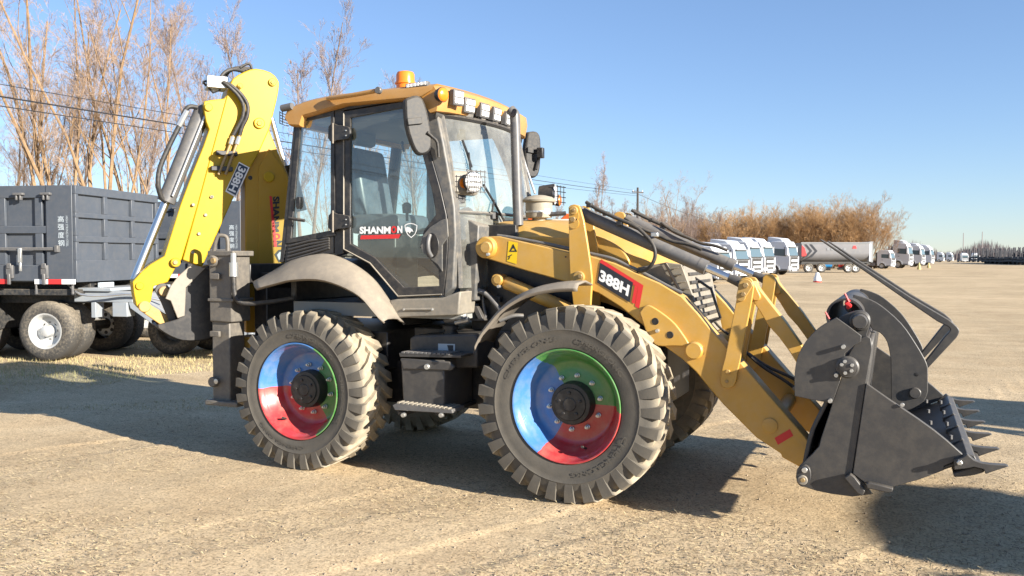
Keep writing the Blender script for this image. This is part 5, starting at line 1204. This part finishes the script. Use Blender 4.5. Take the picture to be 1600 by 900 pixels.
# ------------------------------------------------------------------ parked trucks
M['twhite'] = mat('white_truck_paint', (.64,.66,.69), .4, 0, .06, .05, 1, coat=.2)
M['tglass'] = mat('dark_truck_glass', (.09,.13,.15), .08, 0, 0, .05)
M['tsilver'] = mat('silver_grey_body', (.20,.20,.21), .45, .2, .12, .08, 1)
M['tgreymet'] = mat('grey_truck_plastic', (.20,.21,.22), .6, 0, .1, .1, 2)
def make_truck():
    t = empty('tractor_truck', (0,0,0))
    cabp = [(-2.25,.95),(-2.25,3.0),(-1.7,3.35),(-.45,3.30),(-.18,2.75),(-.02,1.9),(0,.45),(-.9,.45),(-.92,.75),(-1.1,1.0),(-1.35,1.08),(-1.65,1.0),(-1.82,.75),(-1.85,.55),(-2.2,.55)]
    mb = MB(); mb.plate(cabp, -1.22, 1.22); cb = mb.build('cab_body', M['twhite'], t, bev=.05)
    def bx_(name, m, a_, c_, par=t, bev=.02):
        mb = MB(); mb.box(a_, c_); return mb.build(name, m, par, bev=bev)
    mb = MB(); mb.loft([[(-.17,-1.08,2.70),(-.17,1.08,2.70)],[(.0,-1.12,1.92),(.0,1.12,1.92)]]); mb.build('windscreen', M['tglass'], t, solid=.03)
    for y in (-1.23,1.23):
        mb = MB(); mb.plate([(-1.55,1.95),(-.30,1.85),(-.42,2.55),(-1.55,2.62)], y-.008, y+.008); sw = mb.build('side_window', M['tglass'], t)
        bx_('mirror', M['twhite'], (-.36,y*1.06-.06,1.95),(-.12,y*1.06+.06,2.7), t, .03)
        bx_('mirror_arm', M['under'], (-.42,y*1.0-.10,1.9),(-.36,y*1.0+.10,2.75), t, .0); bx_('cab_gap', M['under'], (-2.45,y*.9-.05,.6),(-2.26,y*.9+.05,2.9), t, 0); bx_('bumper_lamp', M['under'], (.05,y*.72-.25,.40),(.10,y*.72+.25,.58), t, .01)
        bx_('door_handle', M['black'], (-1.5,y-.012,1.55),(-1.3,y+.012,1.60), t, 0)
        bx_('corner_deflector', M['twhite'], (-.10,y*.97-.04,.9),(.06,y*.97+.04,1.85), t, .03)
        bx_('step', M['tgreymet'], (-.85,y*.98-.03,.45),(-.15,y*.98+.03,.62), t, .01)
        mb = MB(); mb.box((.06,y*.78-.2,.66),(.10,y*.78+.2,.86)); mb.build('headlight', M['whitelens'], t, bev=.02)
        mb = MB(); mb.plate([(-1.5+.62*math.cos(a_),.50+.62*math.sin(a_)) for a_ in [math.pi*i/12 for i in range(13)]]+[(-1.5+.54*math.cos(a_),.50+.54*math.sin(a_)) for a_ in [math.pi*i/12 for i in range(12,-1,-1)]], y-.03, y+.03); mb.build('wheel_arch', M['twhite'], t)
    bx_('bumper', M['twhite'], (-.05,-1.2,.38),(.08,1.2,.62)); g_ = bx_('grille', M['under'], (-.01,-.95,.72),(.05,.95,1.78))
    for i in range(2): bx_('grille_bar', M['twhite'], (.045,-.82,.90+i*.42),(.08,.82,1.10+i*.42), g_, .01)
    mb = MB(); mb.plate([(-2.2,2.98),(-1.7,3.33),(-.6,3.29),(-.9,3.62),(-2.1,3.78)], -1.05, 1.05); mb.build('roof_deflector', M['twhite'], t, bev=.06)
    bx_('screen_surround', M['under'], (-.06,-1.2,1.80),(.03,1.2,1.92)); bx_('sun_visor', M['tgreymet'], (-.30,-1.1,2.72),(.02,1.1,2.82))
    bx_('chassis', M['under'], (-6.2,-.45,.75),(-.4,.45,1.02)); bx_('fuel_tank', M['tsilver'], (-3.7,-1.2,.5),(-2.5,-.6,1.05)); bx_('air_tank', M['tgreymet'], (-4.2,-1.15,.6),(-3.8,-.6,1.0))
    for x in (-1.5,-4.6,-5.9):
        for y, o_ in ((-1.2,-1),(1.2,1)): truck_wheel(.50,.32,t,(x,y,.5),o_,'alu')
    return t
RZ = math.radians(-13)
spots = [ # px and py of the near front corner on the ground, label
 (1233,430,'silvery white tractor truck, rightmost of the near row, its whole side showing'),
 (1194,432.5,'white tractor truck second from the right in the near row'),
 (1173,434.5,'white tractor truck third from the right in the near row'),
 (1150,438,'white tractor truck fourth from the right in the near row'),
 (1120,443,'white tractor truck with flat roof at the left end of the near row'),
 (1420,419.3,'silvery white tractor truck beside the tip of the forks, nearest of the far three'),
 (1440,417.0,'white tractor truck in the middle of the far three'),
 (1455,415.0,'white tractor truck at the right end of the far three'),
]
tproto = make_truck()
for i, (px, py, lab) in enumerate(spots):
    t = tproto if i == 0 else copy_tree(tproto)
    tag(t, lab, 'truck', 'parked tractor trucks'); p = ground_at(px, py); n_ = Vector((math.sin(RZ),-math.cos(RZ),0)); p = p-n_*1.22
    t.location = p; t.rotation_euler.z = RZ; t.scale = (1, 1, (.94,.90,.88,.80,.72,1.1,1.05,1.05)[i])
# older low-roofed white truck left of the far three
p = ground_at(1391, 420)
t = copy_tree(tproto); t.name = 'tractor_truck'; tag(t, 'low-roofed white truck with bare chassis behind the forks', 'truck', 'parked tractor trucks')
t.location = p+Vector((.3,.95,0))*1.22; t.rotation_euler.z = RZ
for ch in list(t.children):
    if ch.name.startswith('roof_deflector'): bpy.data.objects.remove(ch)
t.scale = (.85,.9,.78)
# far trucks
for px, py, sc, rz_, lab in ((1475,409.5,.8,RZ,'small far white truck just right of the far three'),(1489,409,.8,RZ,'small far pale truck, second right of the far three'),(1508,409.5,.72,RZ-1.1,'small far truck facing the camera, left of the dark stacks'),(1526,409.5,.72,RZ-1.0,'small far truck facing the camera, touching the dark stacks')):
    t = copy_tree(tproto); tag(t, lab, 'truck', 'far parked trucks'); t.location = ground_at(px, py); t.rotation_euler.z = rz_; t.scale = (sc,)*3
# silver half-round tipping trailer
D_ = 92.0
a_ = depth_at(1243, D_); b_ = depth_at(1358, D_*1.0); ln = (b_-a_).length
st = tag(empty('tank_trailer', a_, math.atan2(b_.y-a_.y, b_.x-a_.x)), 'silver grey half-round tipping semi-trailer with red chevron tail behind the forks', 'trailer')
mb = MB(); sec = [(1.25*math.cos(a), 2.05+ .95*math.sin(a)) for a in [math.pi+math.pi*i/12 for i in range(13)]]; sec = [(-1.25,3.15)]+sec+[(1.25,3.15)]
mb.loft([[(0.2,y,z) for y,z in sec],[(ln*.93,y,z) for y,z in sec]]); mb.add([(0.2,y,z) for y,z in sec],[tuple(range(len(sec)))]); mb.add([(ln*.93,y,z) for y,z in sec],[tuple(range(len(sec)))]); mb.add([(.2,-1.2,3.1),(ln*.93,-1.2,3.1),(ln*.93,1.2,3.1),(.2,1.2,3.1)],[(0,1,2,3)])
tb_ = mb.build('tub', M['tsilver'], st, smooth=40)
mb = MB(); mb.box((.1,-1.3,3.08),(ln*.95,-1.2,3.22)); mb.build('top_rail', M['tgreymet'], st)
mb = MB(); mb.box((.4,-.5,.85),(ln*.98,.5,1.1)); mb.build('frame', M['under'], st); mb = MB(); mb.box((.2,-1.27,1.02),(ln*.92,-1.15,1.16)); mb.build('side_rail', M['under'], st)
for i in range(2):
    mb = MB(); x = .45+i*.55; mb.add([(x,-1.29,3.0),(x+.25,-1.29,3.0),(x+.85,-1.29,2.3),(x+.25,-1.29,1.6),(x,-1.29,1.6),(x+.6,-1.29,2.3)], [(0,1,2,5),(5,2,3,4)]); mb.build('chevron', M['dark'], st)
mb = MB(); mb.add([(.2,-1.275,1.75),(.75,-1.275,1.75),(.5,-1.275,2.6),(.2,-1.275,2.9)],[(0,1,2,3)]); mb.build('red_tail', M['red'], st)
mb = MB(); mb.add([(ln*.70,-1.29,2.55),(ln*.76,-1.29,2.55),(ln*.745,-1.29,2.85),(ln*.715,-1.29,2.85)],[(0,1,2,3)]); mb.build('emblem', M['red'], st)
for i in range(5):
    mb = MB(); x = ln*(.36+.055*i); mb.add([(x,-1.285,2.35),(x+.3,-1.285,2.35),(x+.3,-1.285,2.6),(x,-1.285,2.6)],[(0,1,2,3)]); mb.build('lettering', M['tgreymet'], st)
for x in (1.0,2.35,ln*.66,ln*.76): truck_wheel(.50,.34,st,(x,-1.15,.5),-1)
mb = MB(); mb.box((ln*.955,-1.15,1.1),(ln*.985,1.15,3.3)); mb.build('front_board', M['tgreymet'], st); mb = MB(); mb.box((ln*.93,-1.25,1.2),(ln*.953,1.25,3.25)); mb.build('front_post', M['twhite'], st)
# blue tank, red and orange machine below the trailer
p = ground_at(1291,422.5); o = tag(empty('blue_drum', p, 0), 'bright blue drum in front of the silver trailer', 'drum'); mb = MB(); mb.lathe([(-.65,.30),(-.6,.42),(.6,.42),(.65,.30)], (0,0,.75), (.95,.3,0), 20)
M['tblue'] = mat('bright_blue_paint', (.02,.22,.50), .4, 0, .1, .1); mb.build('drum_body', M['tblue'], o, smooth=40); mb = MB(); mb.box((-.4,-.2,0),(.5,.3,.36)); mb.build('drum_cradle', M['under'], o)
p = ground_at(1316,421.5); o = tag(empty('small_machine', p, 0), 'small red and orange machine beside the blue drum', 'machine')
for nm, m, a_, c_ in (('red_mast','redlens',(-.5,0,.3),(0,.5,1.75)),('orange_body','orange',(.0,-.1,.45),(.85,.6,1.3)),('engine','under',(.1,-.3,.3),(.6,.1,.6)),('skid','under',(-.6,-.2,0),(1.0,.6,.3))):
    mb = MB(); mb.box(a_, c_); mb.build(nm, M[m], o, bev=.08)
# white and red bundle on the ground
p = ground_at(1277,441); o = tag(empty('ground_marker', p, 0), 'small white marker with red base standing alone on the dirt', 'marker')
mb = MB(); mb.lathe([(0,.27),(.08,.27),(.1,.22)], (0,0,0), (0,0,1), 12); mb.build('base', M['redlens'], o); mb = MB(); mb.lathe([(.09,.25),(.3,.24),(.45,.16),(.62,.12),(.66,.04)], (0,0,0), (0,0,1), 14); mb.build('cone', M['white'], o, smooth=40)
M['paley'] = mat('pale_yellow_plastic', (.55,.45,.16), .6, 0, .1, .1)
for px, py, s_ in ((1436,421,.7),(1451,418.5,.6)):
    p = ground_at(px,py); o = tag(empty('yellow_marker', p, 0), 'pale yellow marker by the front of the %s far truck' % ('nearest' if px < 1440 else 'middle'), 'marker'); mb = MB(); mb.lathe([(0,.26),(.1,.26),(.9*s_,.12),(1.3*s_,.05)], (0,0,0), (0,0,1), 10); mb.build('cone', M['paley'], o, smooth=40)
# rows of dark stacked trailer frames on the far right
M['stack'] = mat('dark_blue_black_frames', (.022,.024,.035), .6, 0, .1, .2, 1)
def make_stack():
    s_ = empty('frame_stack', (0,0,0)); mb = MB(); mb.box((-1.2,-4,.6),(1.2,4,.9)); mb.build('frame', M['stack'], s_); mb = MB(); mb.box((-1.2,-4,1.2),(1.2,4,1.45)); mb.build('frame', M['stack'], s_)
    for i in range(5):
        for x in (-1.1,1.1):
            mb = MB(); mb.box((x-.07,-4+i*2-.07,.3),(x+.07,-4+i*2+.07,3.3)); mb.build('stake', M['stack'], s_)
    mb = MB(); mb.box((-1.2,-4,2.6),(1.2,-3.8,2.75)); mb.build('end_beam', M['stack'], s_); mb = MB(); mb.box((-1.25,-4,0.0),(1.25,-3.5,.6)); mb.build('sleeper', M['stack'], s_); return s_
sp_ = make_stack(); rnd = random.Random(5)
for i in range(26):
    t = sp_ if i == 0 else copy_tree(sp_)
    tag(t, 'dark stack of trailer frames in the long rows on the far right', 'frame stack', 'rows of dark trailer frames')
    rw_ = i % 2; t.location = depth_at(1534+ (i//2)*7.2, 205-(i//2)*3.0+rw_*14); t.rotation_euler.z = rnd.uniform(-.05,.05)+.35; t.scale = (1,1,rnd.uniform(.85,1.12))
# ------------------------------------------------------------------ neighbouring machines beyond the right edge (their shadows reach the yard in view)
def copy_large(o, parent=None, lim=.22):
    if o.type == 'MESH' and max(o.dimensions) < lim: return None
    q = o.copy(); COL.objects.link(q); q.parent = parent
    for ch in list(o.children): copy_large(ch, q, lim)
    return q
bpy.context.view_layer.update()
for x, y, lab in ((9.85,-.30,'second backhoe loader standing outside the right edge, casting the shadow at the lower right corner'),(9.6,4.5,'third backhoe loader standing outside the right edge, casting the shadow behind the bucket teeth')):
    q = copy_large(mach); q.location = (x, y, 0); q.rotation_euler.z = math.pi; tag(q, lab, 'backhoe loader', 'backhoe loaders in the yard')
mach['group'] = 'backhoe loaders in the yard'
